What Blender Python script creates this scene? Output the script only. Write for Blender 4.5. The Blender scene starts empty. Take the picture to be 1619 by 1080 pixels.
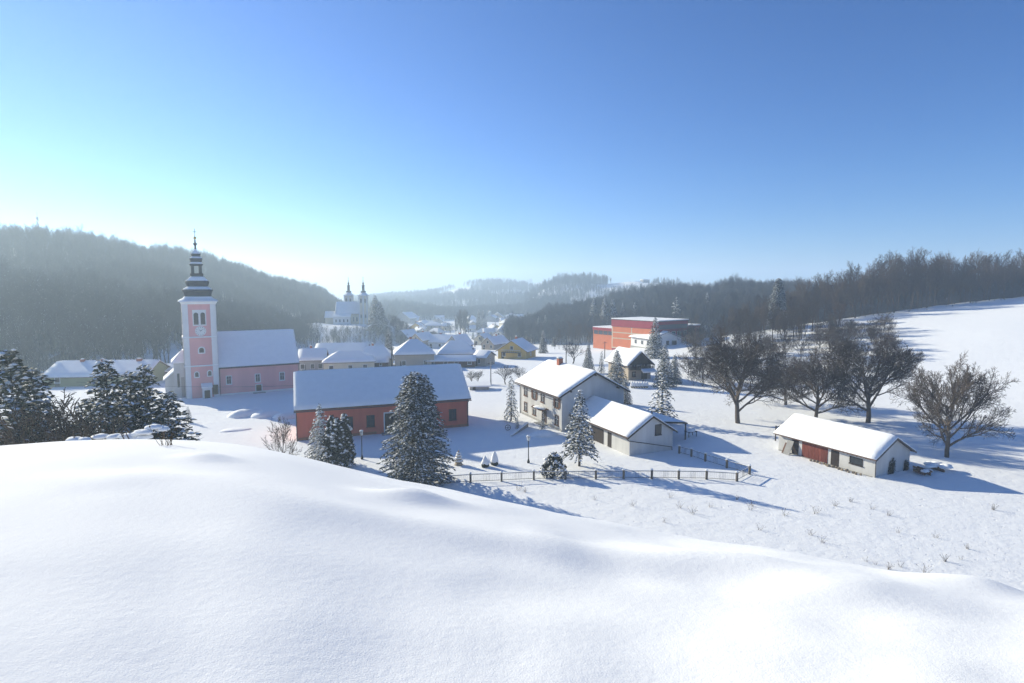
import bpy, math, random
import numpy as np
from mathutils import Vector, Matrix
R = math.radians
# ------------------------------------------------------------------ camera, sky, sun, exposure
scene = bpy.context.scene
COL = scene.collection
CAM_Z = 22.0
FPX, CU, CV = 900.0, 809.5, 540.0
PITCH = math.atan(82.0 / 900.0)
cam_d = bpy.data.cameras.new('camera'); cam = bpy.data.objects.new('camera', cam_d); COL.objects.link(cam)
cam.location = (0, 0, CAM_Z); cam.rotation_euler = (math.pi / 2 - PITCH, 0, 0)
cam_d.sensor_width = 36.0; cam_d.lens = 36.0 * FPX / 1619.0; cam_d.clip_start = 0.1; cam_d.clip_end = 20000
scene.camera = cam
SUN_EL, SUN_AZ = 21.0, -53.0            # azimuth measured from +Y towards +X
world = bpy.data.worlds.new('World'); scene.world = world; world.use_nodes = True
wn = world.node_tree.nodes; wl = world.node_tree.links
bg = wn['Background']; bg.inputs['Strength'].default_value = 0.064
sky = wn.new('ShaderNodeTexSky'); sky.sky_type = 'NISHITA'; sky.sun_disc = False
sky.sun_elevation = R(SUN_EL); sky.sun_rotation = R(SUN_AZ); sky.altitude = 200
sky.air_density = 1.0; sky.dust_density = 0.0; sky.ozone_density = 10.0
hs = wn.new('ShaderNodeHueSaturation'); hs.inputs['Saturation'].default_value = 1.06; hs.inputs['Hue'].default_value = 0.497; hs.inputs['Value'].default_value = 1.0
gm = wn.new('ShaderNodeGamma'); gm.inputs['Gamma'].default_value = 1.2
wl.new(sky.outputs[0], hs.inputs['Color']); wl.new(hs.outputs[0], gm.inputs[0]); wl.new(gm.outputs[0], bg.inputs[0])
sd = bpy.data.lights.new('sun', 'SUN'); sd.energy = 5.0; sd.angle = R(0.55); sd.color = (1.0, 0.94, 0.74)
sun = bpy.data.objects.new('sun', sd); COL.objects.link(sun)
SDIR = Vector((math.sin(R(SUN_AZ)) * math.cos(R(SUN_EL)), math.cos(R(SUN_AZ)) * math.cos(R(SUN_EL)), math.sin(R(SUN_EL))))
sun.rotation_euler = SDIR.to_track_quat('Z', 'Y').to_euler(); sun.location = SDIR * 300
vs = scene.view_settings; vs.view_transform = 'Standard'; vs.look = 'None'; vs.gamma = 1.0; vs.exposure = 0.74
scene.render.engine = 'CYCLES'
cy = scene.cycles
cy.max_bounces = 5; cy.diffuse_bounces = 3; cy.glossy_bounces = 2; cy.transmission_bounces = 2; cy.volume_bounces = 1; cy.transparent_max_bounces = 8
cy.use_denoising = True
try: cy.denoiser = 'OPENIMAGEDENOISE'
except Exception: pass
cy.sample_clamp_indirect = 4.0
HAZE_DENSITY = 0.0007

# ------------------------------------------------------------------ helpers
rng = random.Random(7)
def ray(u, v):
    cx, cyy = (u - CU) / FPX, -(v - CV) / FPX
    s, c = math.sin(PITCH), math.cos(PITCH)
    return (cx, c + cyy * s, -s + cyy * c)
def slope_of(u, v):
    d = ray(u, v); return d[2] / math.hypot(d[0], d[1])
def phi_of(u, v=500):
    d = ray(u, v); return math.atan2(d[0], d[1])
def _hash(ix, iy, seed):
    n = (ix * 374761393 + iy * 668265263 + seed * 144269504) & 0xffffffff
    n = ((n ^ (n >> 13)) * 1274126177) & 0xffffffff
    return ((n ^ (n >> 16)) & 0xffff) / 65535.0
def vnoise(x, y, seed=0):
    x = np.asarray(x, float); y = np.asarray(y, float)
    ix = np.floor(x).astype(np.int64); iy = np.floor(y).astype(np.int64)
    fx = x - ix; fy = y - iy
    fx = fx * fx * fx * (fx * (fx * 6 - 15) + 10); fy = fy * fy * fy * (fy * (fy * 6 - 15) + 10)
    a = _hash(ix, iy, seed); b = _hash(ix + 1, iy, seed); c = _hash(ix, iy + 1, seed); d = _hash(ix + 1, iy + 1, seed)
    return (a + (b - a) * fx) * (1 - fy) + (c + (d - c) * fx) * fy - 0.5
def fbm(x, y, seed=0, o=3):
    s = 0; a = 1.0
    for i in range(o):
        s = s + a * vnoise(x * 2 ** i + 17.3 * i, y * 2 ** i - 9.1 * i, seed + i); a *= 0.5
    return s
def sstep(a, b, x):
    t = np.clip((x - a) / (b - a), 0, 1); return t * t * (3 - 2 * t)
def smax(a, b, k): return 0.5 * (a + b + np.sqrt((a - b) ** 2 + k * k))
def smin(a, b, k): return 0.5 * (a + b - np.sqrt((a - b) ** 2 + k * k))

# ------------------------------------------------------------------ the land
CREST = [(-400, 735, 17), (0, 707, 16), (60, 700, 16), (150, 692, 16), (210, 694, 16), (260, 696, 16), (330, 698, 15), (380, 703, 14.5), (430, 711, 14),
         (480, 723, 13.5), (520, 735, 13), (560, 746, 12.5), (620, 760, 12), (680, 770, 11.5), (740, 779, 11), (800, 796, 10.5), (860, 806, 10),
         (930, 822, 9.6), (985, 832, 9.4), (1050, 843, 9), (1110, 855, 8.8), (1185, 863, 8.6), (1250, 872, 8.4), (1310, 889, 8.2),
         (1360, 901, 8), (1460, 912, 8), (1525, 925, 8), (1590, 945, 8), (1619, 948, 8), (1800, 965, 8)]
C_PHI = np.array([-math.pi] + [phi_of(u, v) for u, v, r in CREST] + [math.pi])
C_S = np.array([0.30] + [-slope_of(u, v) for u, v, r in CREST] + [0.30])
C_R = np.array([14.0] + [r + 1.3 * float(sstep(100, 1300, u)) for u, v, r in CREST] + [14.0])
_fp = np.linspace(-math.pi, math.pi, 1441); _kw = np.exp(-0.5 * (np.arange(-36, 37) / 12.0) ** 2); _kw /= _kw.sum()
def _smooth(t): return np.convolve(np.pad(np.interp(_fp, C_PHI, t), 36, mode='wrap'), _kw, 'valid')
C_S, C_R = _smooth(C_S), _smooth(C_R); C_PHI = _fp
def ridge_table(rows, treeh):
    ph = np.array([phi_of(u, v) for u, v, rr, rb in rows]); sk = np.array([slope_of(u, v) for u, v, rr, rb in rows])
    rr = np.array([float(q[2]) for q in rows]); rb = np.array([float(q[3]) for q in rows]); p2 = np.linspace(ph[0], ph[-1], 600)
    w = np.exp(-0.5 * (np.arange(-20, 21) * (p2[1] - p2[0]) / 0.018) ** 2); w /= w.sum()
    f = lambda t: np.convolve(np.pad(np.interp(p2, ph, t), 20, mode='edge'), w, 'valid')
    return dict(ph=p2, sk=f(sk), rr=f(rr), rb=f(rb), th=treeh)
RIDGES = {
 'left': ridge_table([(-900, 380, 560, 240), (-500, 350, 520, 215), (-200, 350, 480, 195), (0, 357, 450, 185), (100, 361, 450, 185), (200, 377, 470, 195), (280, 391, 490, 205), (350, 411, 520, 225),
                      (420, 428, 560, 250), (480, 441, 600, 300), (520, 457, 640, 350), (545, 474, 660, 390), (600, 505, 680, 430), (640, 520, 700, 450)], 13),
 'right': ridge_table([(790, 515, 420, 340), (825, 494, 430, 325), (870, 473, 450, 310), (930, 468, 470, 300), (1000, 458, 480, 295), (1060, 449, 480, 285), (1120, 441, 480, 280),
                       (1180, 434, 470, 280), (1240, 438, 460, 280), (1300, 441, 450, 280), (1400, 446, 440, 280), (1619, 446, 420, 290), (2400, 446, 420, 300)], 14),
 'farsnow': ridge_table([(830, 475, 900, 700), (870, 447, 950, 700), (900, 442, 950, 700), (950, 444, 950, 700), (1000, 443, 930, 700), (1060, 446, 900, 680), (1120, 447, 900, 680), (1300, 447, 900, 680), (1700, 450, 900, 680)], 3),
 'mid': ridge_table([(560, 490, 850, 620), (590, 479, 830, 620), (620, 476, 820, 620), (660, 482, 800, 640), (700, 486, 800, 660), (760, 486, 800, 680), (820, 484, 800, 680), (860, 484, 800, 680), (900, 490, 800, 690)], 9),
 'center': ridge_table([(480, 480, 1500, 950), (540, 472, 1500, 950), (600, 466, 1500, 950), (650, 463, 1500, 950), (700, 456, 1500, 900), (735, 447, 1450, 900), (770, 442, 1450, 900), (810, 443, 1450, 900), (850, 453, 1400, 900), (900, 462, 1400, 900), (960, 475, 1400, 900)], 10),
 'back': ridge_table([(740, 470, 2300, 1700), (800, 455, 2300, 1700), (835, 444, 2300, 1700), (860, 439, 2300, 1700), (885, 440, 2300, 1700), (920, 447, 2300, 1700), (1000, 455, 2300, 1700), (1200, 458, 2300, 1700), (1700, 460, 2300, 1700)], 10),
 'backleft': ridge_table([(-600, 440, 2600, 1900), (300, 458, 2600, 1900), (620, 462, 2600, 1900), (760, 466, 2600, 1900)], 6),
}
_k = ray(556, 513)
KN = (_k[0] * 340 / _k[1], 340.0); KN_Z = CAM_Z + _k[2] * 340 / _k[1]
FORE_BUMPS = []      # (x, y, radius_across_sun, radius_along, height)
def ridge_h(t, r, phi, base):
    sk = np.interp(phi, t['ph'], t['sk']); rr = np.interp(phi, t['ph'], t['rr']); rb = np.interp(phi, t['ph'], t['rb'])
    zr = CAM_Z + sk * rr - t['th']
    q = (r - rb) / (rr - rb)
    up = base + (zr - base) * np.clip(q, 0, 1) ** 0.9 * (1.0 - 0.12 * np.sin(np.pi * np.clip(q, 0, 1)))
    dn = zr - np.maximum(r - rr, 0) * 0.22
    z = np.where(q <= 0, -60.0, np.where(q < 1, up, dn))
    out = np.minimum(phi - t['ph'][0], t['ph'][-1] - phi)
    return np.where(out < 0, -60.0 , z)
def H(x, y):
    x = np.atleast_1d(np.asarray(x, float)); y = np.atleast_1d(np.asarray(y, float))
    r = np.hypot(x, y) + 1e-6; phi = np.arctan2(x, y)
    # valley floor
    val = -13.0 * sstep(125, 430, y) * (1 - 0.75 * sstep(10, 90, x - 0.05 * y))
    val = val + 0.25 * fbm(x / 22, y / 22, 3, 2) * sstep(95, 160, r) + 0.05 * fbm(x / 6, y / 6, 5, 2) * sstep(30, 60, r)
    # field rising on the right, levelling off under the tree line
    fld = 0.149 * (x - 72) + 0.036 * (y - 82) + 0.5 * fbm(x / 30, y / 30, 8, 2)
    fld = smin(fld, 21.5 + 0 * x, 4.0) - 0.22 * np.maximum(y - 207, 0)
    val = smax(val, fld, 3.0)
    # knoll under the far church
    dk = np.hypot((x - KN[0]) / 1.25, y - KN[1])
    val = val + (KN_Z - val) * (1 - sstep(15, 36, dk))
    # far ridges
    far = -60.0 + 0 * x
    for nm, t in RIDGES.items():
        far = np.maximum(far, ridge_h(t, r, phi, val) + (4.0 * fbm(x / 70, y / 70, 21, 3)) * sstep(220, 330, r) * (0 if nm == 'x' else 1) * sstep(0, 60, r - np.interp(phi, t['ph'], t['rb'])))
    val = np.where(far > val, far, val)
    # camera hill
    s = np.interp(phi, C_PHI, C_S); rc = np.interp(phi, C_PHI, C_R)
    d0 = 2.0; b = d0 / rc ** 2; a = s - 2 * d0 / rc
    r1 = rc + (0.66 - s) / (2 * b)                      # where the slope has grown to its limit
    d = np.where(r < r1, d0 + a * r + b * r * r, d0 + a * r1 + b * r1 * r1 + 0.66 * (r - r1))
    hill = CAM_Z - d
    near = 1 - sstep(14, 40, r)
    und = 0.10 * fbm(x / 3.4 + 0.25 * y / 3.4, y / 2.4, 31, 2) + 0.05 * fbm(x / 1.1, y / 0.9, 37, 2)
    und = und * sstep(1.0, 3.5, r) * (0.35 + 0.65 * sstep(-0.5, 0.2, phi))
    for bx, by, ra, rb_, hh in FORE_BUMPS:
        und = und + hh * np.exp(-(((x - bx) / ra) ** 2 + ((y - by) / rb_) ** 2))
    hill = hill + und * near
    hill = np.maximum(hill, -80)
    k = 0.4 + 3.6 * sstep(15, 35, r)
    return smax(hill, val, k)
def h1(x, y): return float(H(x, y)[0])
def at(u, v, rmin=1.0, dz=0.0):
    """where the line of sight through a point of the picture meets the land"""
    d = ray(u, v); n = math.hypot(d[0], d[1])
    rs = np.exp(np.linspace(math.log(rmin), math.log(3500), 1800))
    x = d[0] / n * rs; y = d[1] / n * rs; z = CAM_Z + d[2] / n * rs
    g = H(x, y) + dz
    i = int(np.argmax(z <= g)) if np.any(z <= g) else len(rs) - 1
    if i > 0:
        f0 = z[i - 1] - g[i - 1]; f1 = z[i] - g[i]
        t = f0 / (f0 - f1) if f0 != f1 else 0
        r = rs[i - 1] + (rs[i] - rs[i - 1]) * t
    else: r = rs[0]
    X, Y = d[0] / n * r, d[1] / n * r
    return Vector((X, Y, h1(X, Y)))
def along(u, dist):
    """a spot on the land at a bearing, dist metres ahead (along Y)"""
    d = ray(u, 600); X = d[0] / d[1] * dist
    return Vector((X, dist, h1(X, dist)))
def top_z(p, u, v):
    """height that reaches picture row v above spot p"""
    d = ray(u, v); return CAM_Z + d[2] / d[1] * p.y
for (u, v, ra, rb_, hh) in [(655, 789, .55, .35, .16), (330, 725, .4, .3, .10), (1180, 893, .9, .5, .10), (1060, 880, .8, .5, .07), (1330, 925, .7, .5, .08), (1545, 930, .5, .35, .14), (640, 830, .9, .4, .05), (250, 760, 1.2, .5, .06), (900, 870, 1.0, .6, .07), (500, 800, 1.2, .7, .06)]:
    d = ray(u, v); rr = 2.0 / max(0.05, -d[2] / d[1]) * 1.35
    q = at(u, v); FORE_BUMPS.append((q.x, q.y, ra, rb_, hh))

# ------------------------------------------------------------------ materials
MATS = {}
def nodes_of(name):
    m = bpy.data.materials.new(name); m.use_nodes = True
    nt = m.node_tree; return m, nt, nt.nodes['Principled BSDF']
def rgba(c): return (c[0], c[1], c[2], 1.0)
def mat(name, col, rough=0.8, var=0.25, scale=2.0, bump=0.0, bscale=20.0, col2=None, snow=0.0, metal=0.0, streak=False):
    """procedural material: base colour broken up by noise, optional relief, optional snow lying on upward faces"""
    if name in MATS: return MATS[name]
    m, nt, p = nodes_of(name); N = nt.nodes; Lk = nt.links
    tc = N.new('ShaderNodeTexCoord'); mp = N.new('ShaderNodeMapping'); Lk.new(tc.outputs['Object'], mp.inputs['Vector'])
    if streak: mp.inputs['Scale'].default_value = (1, 1, 0.15)
    nz = N.new('ShaderNodeTexNoise'); nz.inputs['Scale'].default_value = scale; nz.inputs['Detail'].default_value = 5
    Lk.new(mp.outputs[0], nz.inputs['Vector'])
    rp = N.new('ShaderNodeValToRGB'); rp.color_ramp.elements[0].position = 0.3; rp.color_ramp.elements[1].position = 0.7
    c2 = col2 or tuple(c * (1 - var) for c in col)
    rp.color_ramp.elements[0].color = rgba(c2); rp.color_ramp.elements[1].color = rgba(col)
    Lk.new(nz.outputs['Fac'], rp.inputs['Fac']); outc = rp.outputs['Color']
    p.inputs['Roughness'].default_value = rough; p.inputs['Metallic'].default_value = metal
    p.inputs['Specular IOR Level'].default_value = 0.25
    if snow > 0:
        g = N.new('ShaderNodeNewGeometry'); sx = N.new('ShaderNodeSeparateXYZ'); Lk.new(g.outputs['Normal'], sx.inputs[0])
        n2 = N.new('ShaderNodeTexNoise'); n2.inputs['Scale'].default_value = 1.3; n2.inputs['Detail'].default_value = 3
        Lk.new(tc.outputs['Object'], n2.inputs['Vector'])
        ad = N.new('ShaderNodeMath'); ad.operation = 'MULTIPLY_ADD'; ad.inputs[1].default_value = 1.2; Lk.new(n2.outputs['Fac'], ad.inputs[0])
        Lk.new(sx.outputs['Z'], ad.inputs[2])
        mr = N.new('ShaderNodeMapRange'); mr.inputs['From Min'].default_value = 1.75 - snow; mr.inputs['From Max'].default_value = 1.9 - snow
        Lk.new(ad.outputs[0], mr.inputs['Value'])
        mx = N.new('ShaderNodeMix'); mx.data_type = 'RGBA'; Lk.new(mr.outputs[0], mx.inputs['Factor']); Lk.new(outc, mx.inputs['A']); mx.inputs['B'].default_value = (0.84, 0.86, 0.89, 1)
        outc = mx.outputs['Result']
    Lk.new(outc, p.inputs['Base Color'])
    if bump > 0:
        n3 = N.new('ShaderNodeTexNoise'); n3.inputs['Scale'].default_value = bscale; n3.inputs['Detail'].default_value = 4
        Lk.new(mp.outputs[0], n3.inputs['Vector'])
        b = N.new('ShaderNodeBump'); b.inputs['Distance'].default_value = bump; b.inputs['Strength'].default_value = 0.8
        Lk.new(n3.outputs['Fac'], b.inputs['Height']); Lk.new(b.outputs[0], p.inputs['Normal'])
    MATS[name] = m; return m
def glass(name='window_glass', col=(0.02, 0.025, 0.03)):
    if name in MATS: return MATS[name]
    m, nt, p = nodes_of(name); p.inputs['Base Color'].default_value = rgba(col); p.inputs['Roughness'].default_value = 0.12
    MATS[name] = m; return m
def ground_mat():
    m, nt, p = nodes_of('ground_snow'); N = nt.nodes; Lk = nt.links
    tc = N.new('ShaderNodeTexCoord'); P = tc.outputs['Object']
    def noise(sc, det=3, ro=0.55):
        n = N.new('ShaderNodeTexNoise'); n.inputs['Scale'].default_value = sc; n.inputs['Detail'].default_value = det; n.inputs['Roughness'].default_value = ro
        Lk.new(P, n.inputs['Vector']); return n.outputs['Fac']
    def math_(op, a, b):
        q = N.new('ShaderNodeMath'); q.operation = op
        for i, s in enumerate((a, b)):
            if isinstance(s, (int, float)): q.inputs[i].default_value = s
            else: Lk.new(s, q.inputs[i])
        return q.outputs[0]
    # distance from the viewpoint hill fades the grain out and the trodden field in
    ln = N.new('ShaderNodeVectorMath'); ln.operation = 'LENGTH'; Lk.new(P, ln.inputs[0])
    mr = N.new('ShaderNodeMapRange'); mr.inputs['From Min'].default_value = 26; mr.inputs['From Max'].default_value = 48; Lk.new(ln.outputs['Value'], mr.inputs['Value'])
    far = mr.outputs[0]
    # grain of the untouched snow
    grain = math_('ADD', math_('MULTIPLY', noise(80, 3), 0.0028), math_('MULTIPLY', noise(12, 4), 0.005))
    # trodden, tufted snow: soft lumps and sharper dents
    dents = N.new('ShaderNodeMapRange'); dents.inputs['From Min'].default_value = 0.60; dents.inputs['From Max'].default_value = 0.74; dents.inputs['To Max'].default_value = -1
    Lk.new(noise(1.7, 5, .65), dents.inputs['Value'])
    lumps = math_('ADD', math_('MULTIPLY', noise(0.8, 5, .6), 0.11), math_('MULTIPLY', dents.outputs[0], 0.05))
    hgt = math_('ADD', math_('MULTIPLY', lumps, far), grain)
    b = N.new('ShaderNodeBump'); b.inputs['Distance'].default_value = 1.0; b.inputs['Strength'].default_value = 0.85
    Lk.new(hgt, b.inputs['Height']); Lk.new(b.outputs[0], p.inputs['Normal'])
    rp = N.new('ShaderNodeValToRGB'); rp.color_ramp.elements[0].color = (0.84, 0.84, 0.84, 1); rp.color_ramp.elements[1].color = (0.91, 0.905, 0.895, 1)
    Lk.new(noise(0.35, 4), rp.inputs['Fac']); Lk.new(rp.outputs[0], p.inputs['Base Color'])
    p.inputs['Roughness'].default_value = 0.9; p.inputs['Specular IOR Level'].default_value = 0.05
    return m
SNOW = mat('snow', (0.90, 0.895, 0.885), 0.9, 0.05, 1.2, 0.03, 3.0)

# ------------------------------------------------------------------ mesh builder
def tagp(o, label=None, cat=None, group=None, kind=None):
    if label: o['label'] = label
    if cat: o['category'] = cat
    if group: o['group'] = group
    if kind: o['kind'] = kind
    return o
def empty(name, loc, yaw=0.0, label=None, cat=None, group=None):
    o = bpy.data.objects.new(name, None); COL.objects.link(o); o.location = loc; o.rotation_euler = (0, 0, yaw); o.empty_display_size = 0.3
    return tagp(o, label, cat, group)
def link_mesh(name, me, m, parent=None, smooth=False):
    if m is not None: me.materials.append(m)
    o = bpy.data.objects.new(name, me); COL.objects.link(o)
    if parent is not None: o.parent = parent
    if smooth: me.polygons.foreach_set('use_smooth', [True] * len(me.polygons))
    return o
class MB:
    def __init__(s): s.v = []; s.f = []
    def add(s, vs, fs):
        n = len(s.v); s.v.extend([tuple(q) for q in vs]); s.f.extend([tuple(i + n for i in f) for f in fs]); return s
    def box(s, x0, x1, y0, y1, z0, z1):
        return s.add([(x0, y0, z0), (x1, y0, z0), (x1, y1, z0), (x0, y1, z0), (x0, y0, z1), (x1, y0, z1), (x1, y1, z1), (x0, y1, z1)],
                     [(0, 3, 2, 1), (4, 5, 6, 7), (0, 1, 5, 4), (1, 2, 6, 5), (2, 3, 7, 6), (3, 0, 4, 7)])
    def prism(s, poly, d):
        """poly: list of 3-D points (a plane outline), d: extrusion vector"""
        n = len(poly); a = [Vector(q) for q in poly]; b = [q + Vector(d) for q in a]
        return s.add(a + b, [tuple(reversed(range(n))), tuple(range(n, 2 * n))] + [(i, (i + 1) % n, n + (i + 1) % n, n + i) for i in range(n)])
    def tube(s, pts, rad, k=6, cap=True):
        pts = [Vector(q) for q in pts]; n0 = len(s.v); m = len(pts)
        if not hasattr(rad, '__len__'): rad = [rad] * m
        ref = None
        for i, q in enumerate(pts):
            d = (pts[min(i + 1, m - 1)] - pts[max(i - 1, 0)])
            d = d.normalized() if d.length > 1e-9 else Vector((0, 0, 1))
            if ref is None: ref = Vector((1, 0, 0)) if abs(d.x) < .8 else Vector((0, 1, 0))
            a = d.cross(ref).normalized(); b = a.cross(d); ref = b
            ref = b if b.length > 0 else ref
            for j in range(k):
                t = 2 * math.pi * j / k; s.v.append(tuple(q + (a * math.cos(t) + b * math.sin(t)) * rad[i]))
        for i in range(m - 1):
            for j in range(k):
                s.f.append((n0 + i * k + j, n0 + i * k + (j + 1) % k, n0 + (i + 1) * k + (j + 1) % k, n0 + (i + 1) * k + j))
        if cap:
            s.f.append(tuple(n0 + j for j in reversed(range(k)))); s.f.append(tuple(n0 + (m - 1) * k + j for j in range(k)))
        return s
    def lathe(s, prof, k=12, cx=0, cy_=0, rot=0.0, sq=1.0):
        """prof: (radius, z) from bottom to top; k sides"""
        n0 = len(s.v)
        for r_, z in prof:
            for j in range(k):
                t = 2 * math.pi * j / k + rot; s.v.append((cx + r_ * math.cos(t), cy_ + r_ * math.sin(t) * sq, z))
        for i in range(len(prof) - 1):
            for j in range(k):
                s.f.append((n0 + i * k + j, n0 + i * k + (j + 1) % k, n0 + (i + 1) * k + (j + 1) % k, n0 + (i + 1) * k + j))
        s.f.append(tuple(n0 + j for j in reversed(range(k)))); s.f.append(tuple(n0 + (len(prof) - 1) * k + j for j in range(k)))
        return s
    def octa(s, c, rx, ry, rz):
        c = Vector(c)
        return s.add([c + Vector(q) for q in ((rx, 0, 0), (0, ry, 0), (-rx, 0, 0), (0, -ry, 0), (0, 0, rz), (0, 0, -rz))],
                     [(0, 1, 4), (1, 2, 4), (2, 3, 4), (3, 0, 4), (1, 0, 5), (2, 1, 5), (3, 2, 5), (0, 3, 5)])
    def mesh(s, name):
        me = bpy.data.meshes.new(name); me.from_pydata(s.v, [], s.f); me.update(); return me
    def build(s, name, m, parent=None, smooth=False):
        return link_mesh(name, s.mesh(name), m, parent, smooth)
def blob(mb, c, rx, ry, rz, seed=0, nu=10, nv=6, amp=0.18, flat=True):
    """an uneven rounded lump (closed)"""
    rr = random.Random(seed); ph = [rr.uniform(0, 6.28) for _ in range(6)]; n0 = len(mb.v); c = Vector(c)
    for i in range(1, nv):
        th = math.pi * i / nv
        for j in range(nu):
            a = 2 * math.pi * j / nu
            k = 1 + amp * (math.sin(2 * a + ph[0]) * .5 + math.sin(3 * a + ph[1] + th * 2) * .4 + math.sin(5 * a + ph[2] - th * 3) * .35)
            z = math.cos(th)
            if flat and z < 0: z *= 0.35
            mb.v.append(tuple(c + Vector((rx * k * math.sin(th) * math.cos(a), ry * k * math.sin(th) * math.sin(a), rz * z * (1 + amp * .4 * math.sin(3 * a + ph[3]))))))
    t = len(mb.v); mb.v.append(tuple(c + Vector((0, 0, rz)))); mb.v.append(tuple(c - Vector((0, 0, rz * (.35 if flat else 1)))))
    for i in range(nv - 2):
        for j in range(nu):
            mb.f.append((n0 + i * nu + j, n0 + (i + 1) * nu + j, n0 + (i + 1) * nu + (j + 1) % nu, n0 + i * nu + (j + 1) % nu))
    for j in range(nu):
        mb.f.append((t, n0 + j, n0 + (j + 1) % nu)); mb.f.append((t + 1, n0 + (nv - 2) * nu + (j + 1) % nu, n0 + (nv - 2) * nu + j))
    return mb

# ------------------------------------------------------------------ ground: one sheet out to the horizon
def make_ground():
    ph = np.concatenate([np.radians(np.arange(-180, -56, 4.0)), np.radians(np.arange(-56, 56.01, 0.2)), np.radians(np.arange(60, 179, 4.0))])
    rs = np.concatenate([[0.0], np.exp(np.linspace(math.log(0.5), math.log(7000), 380))])
    PH, RS = np.meshgrid(ph, rs)                       # rows: radius
    X = RS * np.sin(PH); Y = RS * np.cos(PH); Z = H(X.ravel(), Y.ravel()).reshape(X.shape)
    nr, npn = X.shape
    co = np.stack([X, Y, Z], -1).reshape(-1, 3)
    idx = np.arange(nr * npn).reshape(nr, npn)
    a = idx[:-1, :]; b = np.roll(idx, -1, 1)[:-1, :]; c = np.roll(idx, -1, 1)[1:, :]; d = idx[1:, :]
    q = np.stack([a, d, c, b], -1).reshape(-1, 4)
    me = bpy.data.meshes.new('ground'); me.vertices.add(len(co)); me.vertices.foreach_set('co', co.ravel())
    me.loops.add(q.size); me.loops.foreach_set('vertex_index', q.ravel()); me.polygons.add(len(q))
    me.polygons.foreach_set('loop_start', np.arange(0, q.size, 4)); me.polygons.foreach_set('loop_total', np.full(len(q), 4))
    me.update(calc_edges=True); me.validate()
    o = link_mesh('ground', me, ground_mat(), None, True); o['kind'] = 'structure'
    return o
make_ground()
# ------------------------------------------------------------------ trees: generators
BARK = mat('bark', (0.088, 0.066, 0.050), 0.9, 0.45, 1.6, snow=0.33)
BARK_BROWN = mat('bark_brown', (0.105, 0.072, 0.050), 0.9, 0.4, 1.6, snow=0.22)
BARK_WOOD = mat('bark_wood', (0.078, 0.078, 0.082), 0.9, 0.35, 0.15, snow=0.36)
NEEDLE = mat('needles', (0.040, 0.056, 0.036), 0.8, 0.5, 1.1)
NEEDLE_GREY = mat('needles_grey', (0.085, 0.098, 0.082), 0.8, 0.4, 1.1)
NEEDLE_DARK = mat('needles_dark', (0.026, 0.032, 0.022), 0.8, 0.45, 1.1)
def rot_about(d, ang, az):
    d = Vector(d).normalized(); ref = Vector((0, 0, 1)) if abs(d.z) < 0.95 else Vector((1, 0, 0))
    a = d.cross(ref).normalized(); b = d.cross(a)
    return (d * math.cos(ang) + (a * math.cos(az) + b * math.sin(az)) * math.sin(ang)).normalized()
def bare_branches(seed, Ht, trunk=0.3, kids=(7, 6, 5, 4), ratio=(0.62, 0.62, 0.6, 0.6), ang=(0.75, 0.75, 0.8, 0.8), wob=0.16, trop=0.10, r0=None, twig=0.016, trunk_len=None):
    rr = random.Random(seed); out = []
    r0 = r0 or Ht * 0.024
    def grow(p, d, L, r, lvl):
        n = (6, 5, 4, 3, 2, 1)[min(lvl, 5)]; pts = [p.copy()]; d = d.copy()
        for i in range(n):
            d = (d + Vector((rr.gauss(0, wob), rr.gauss(0, wob), rr.gauss(0, wob) + trop * (1 if lvl else .3)))).normalized()
            p = p + d * (L / n); pts.append(p.copy())
        re = max(twig * .6, r * (0.42 if lvl else 0.5)); rad = [r + (re - r) * i / n for i in range(n + 1)]
        out.append((pts, rad, lvl))
        if lvl >= len(kids): return
        nk = kids[lvl]; az = rr.uniform(0, 6.28)
        for j in range(nk):
            lo = trunk if lvl == 0 else 0.22
            t = lo + (1 - lo) * ((j + rr.uniform(0.1, 0.95)) / nk)
            q = t * n; i = min(int(q), n - 1); f = q - i
            pos = pts[i].lerp(pts[i + 1], f); dl = (pts[i + 1] - pts[i]).normalized(); rl = rad[i] + (rad[i + 1] - rad[i]) * f
            az += 2.4 + rr.uniform(-.5, .5)
            a = ang[lvl] * rr.uniform(0.65, 1.25) * (1.1 - 0.35 * t)
            grow(pos, rot_about(dl, a, az), L * ratio[lvl] * (rr.uniform(0.72, 1.2) if lvl else rr.uniform(.88, 1.1)) * (1.12 - 0.42 * t), max(twig, rl * rr.uniform(.5, .72)), lvl + 1)
    grow(Vector((0, 0, -0.3)), Vector((rr.uniform(-.05, .05), rr.uniform(-.05, .05), 1)), trunk_len or Ht * 0.62, r0, 0)
    zt = max(q.z for pts, rad, l in out for q in pts); k = Ht / zt
    tip = [q for pts, rad, l in out if l >= 2 for q in pts]; n = len(tip) or 1           # balance the crown over its foot
    cx = sum(q.x for q in tip) / n; cy_ = sum(q.y for q in tip) / n; cz = max(.1, sum(q.z for q in tip) / n)
    bal = lambda q: Vector((q.x - cx * max(0, q.z) / cz, q.y - cy_ * max(0, q.z) / cz, q.z)) * k
    return [([bal(q) for q in pts], [max(x * k, 0.004) for x in rad], l) for pts, rad, l in out]
def branch_mesh(name, br, keep=None, sides=(8, 6, 4, 3, 3, 3)):
    mb = MB()
    for pts, rad, l in br:
        if keep and not keep(l): continue
        mb.tube(pts, rad, sides[min(l, 5)], cap=False)
    return mb.mesh(name)
def lump_np(c, r, rz, rr):
    return None
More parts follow.
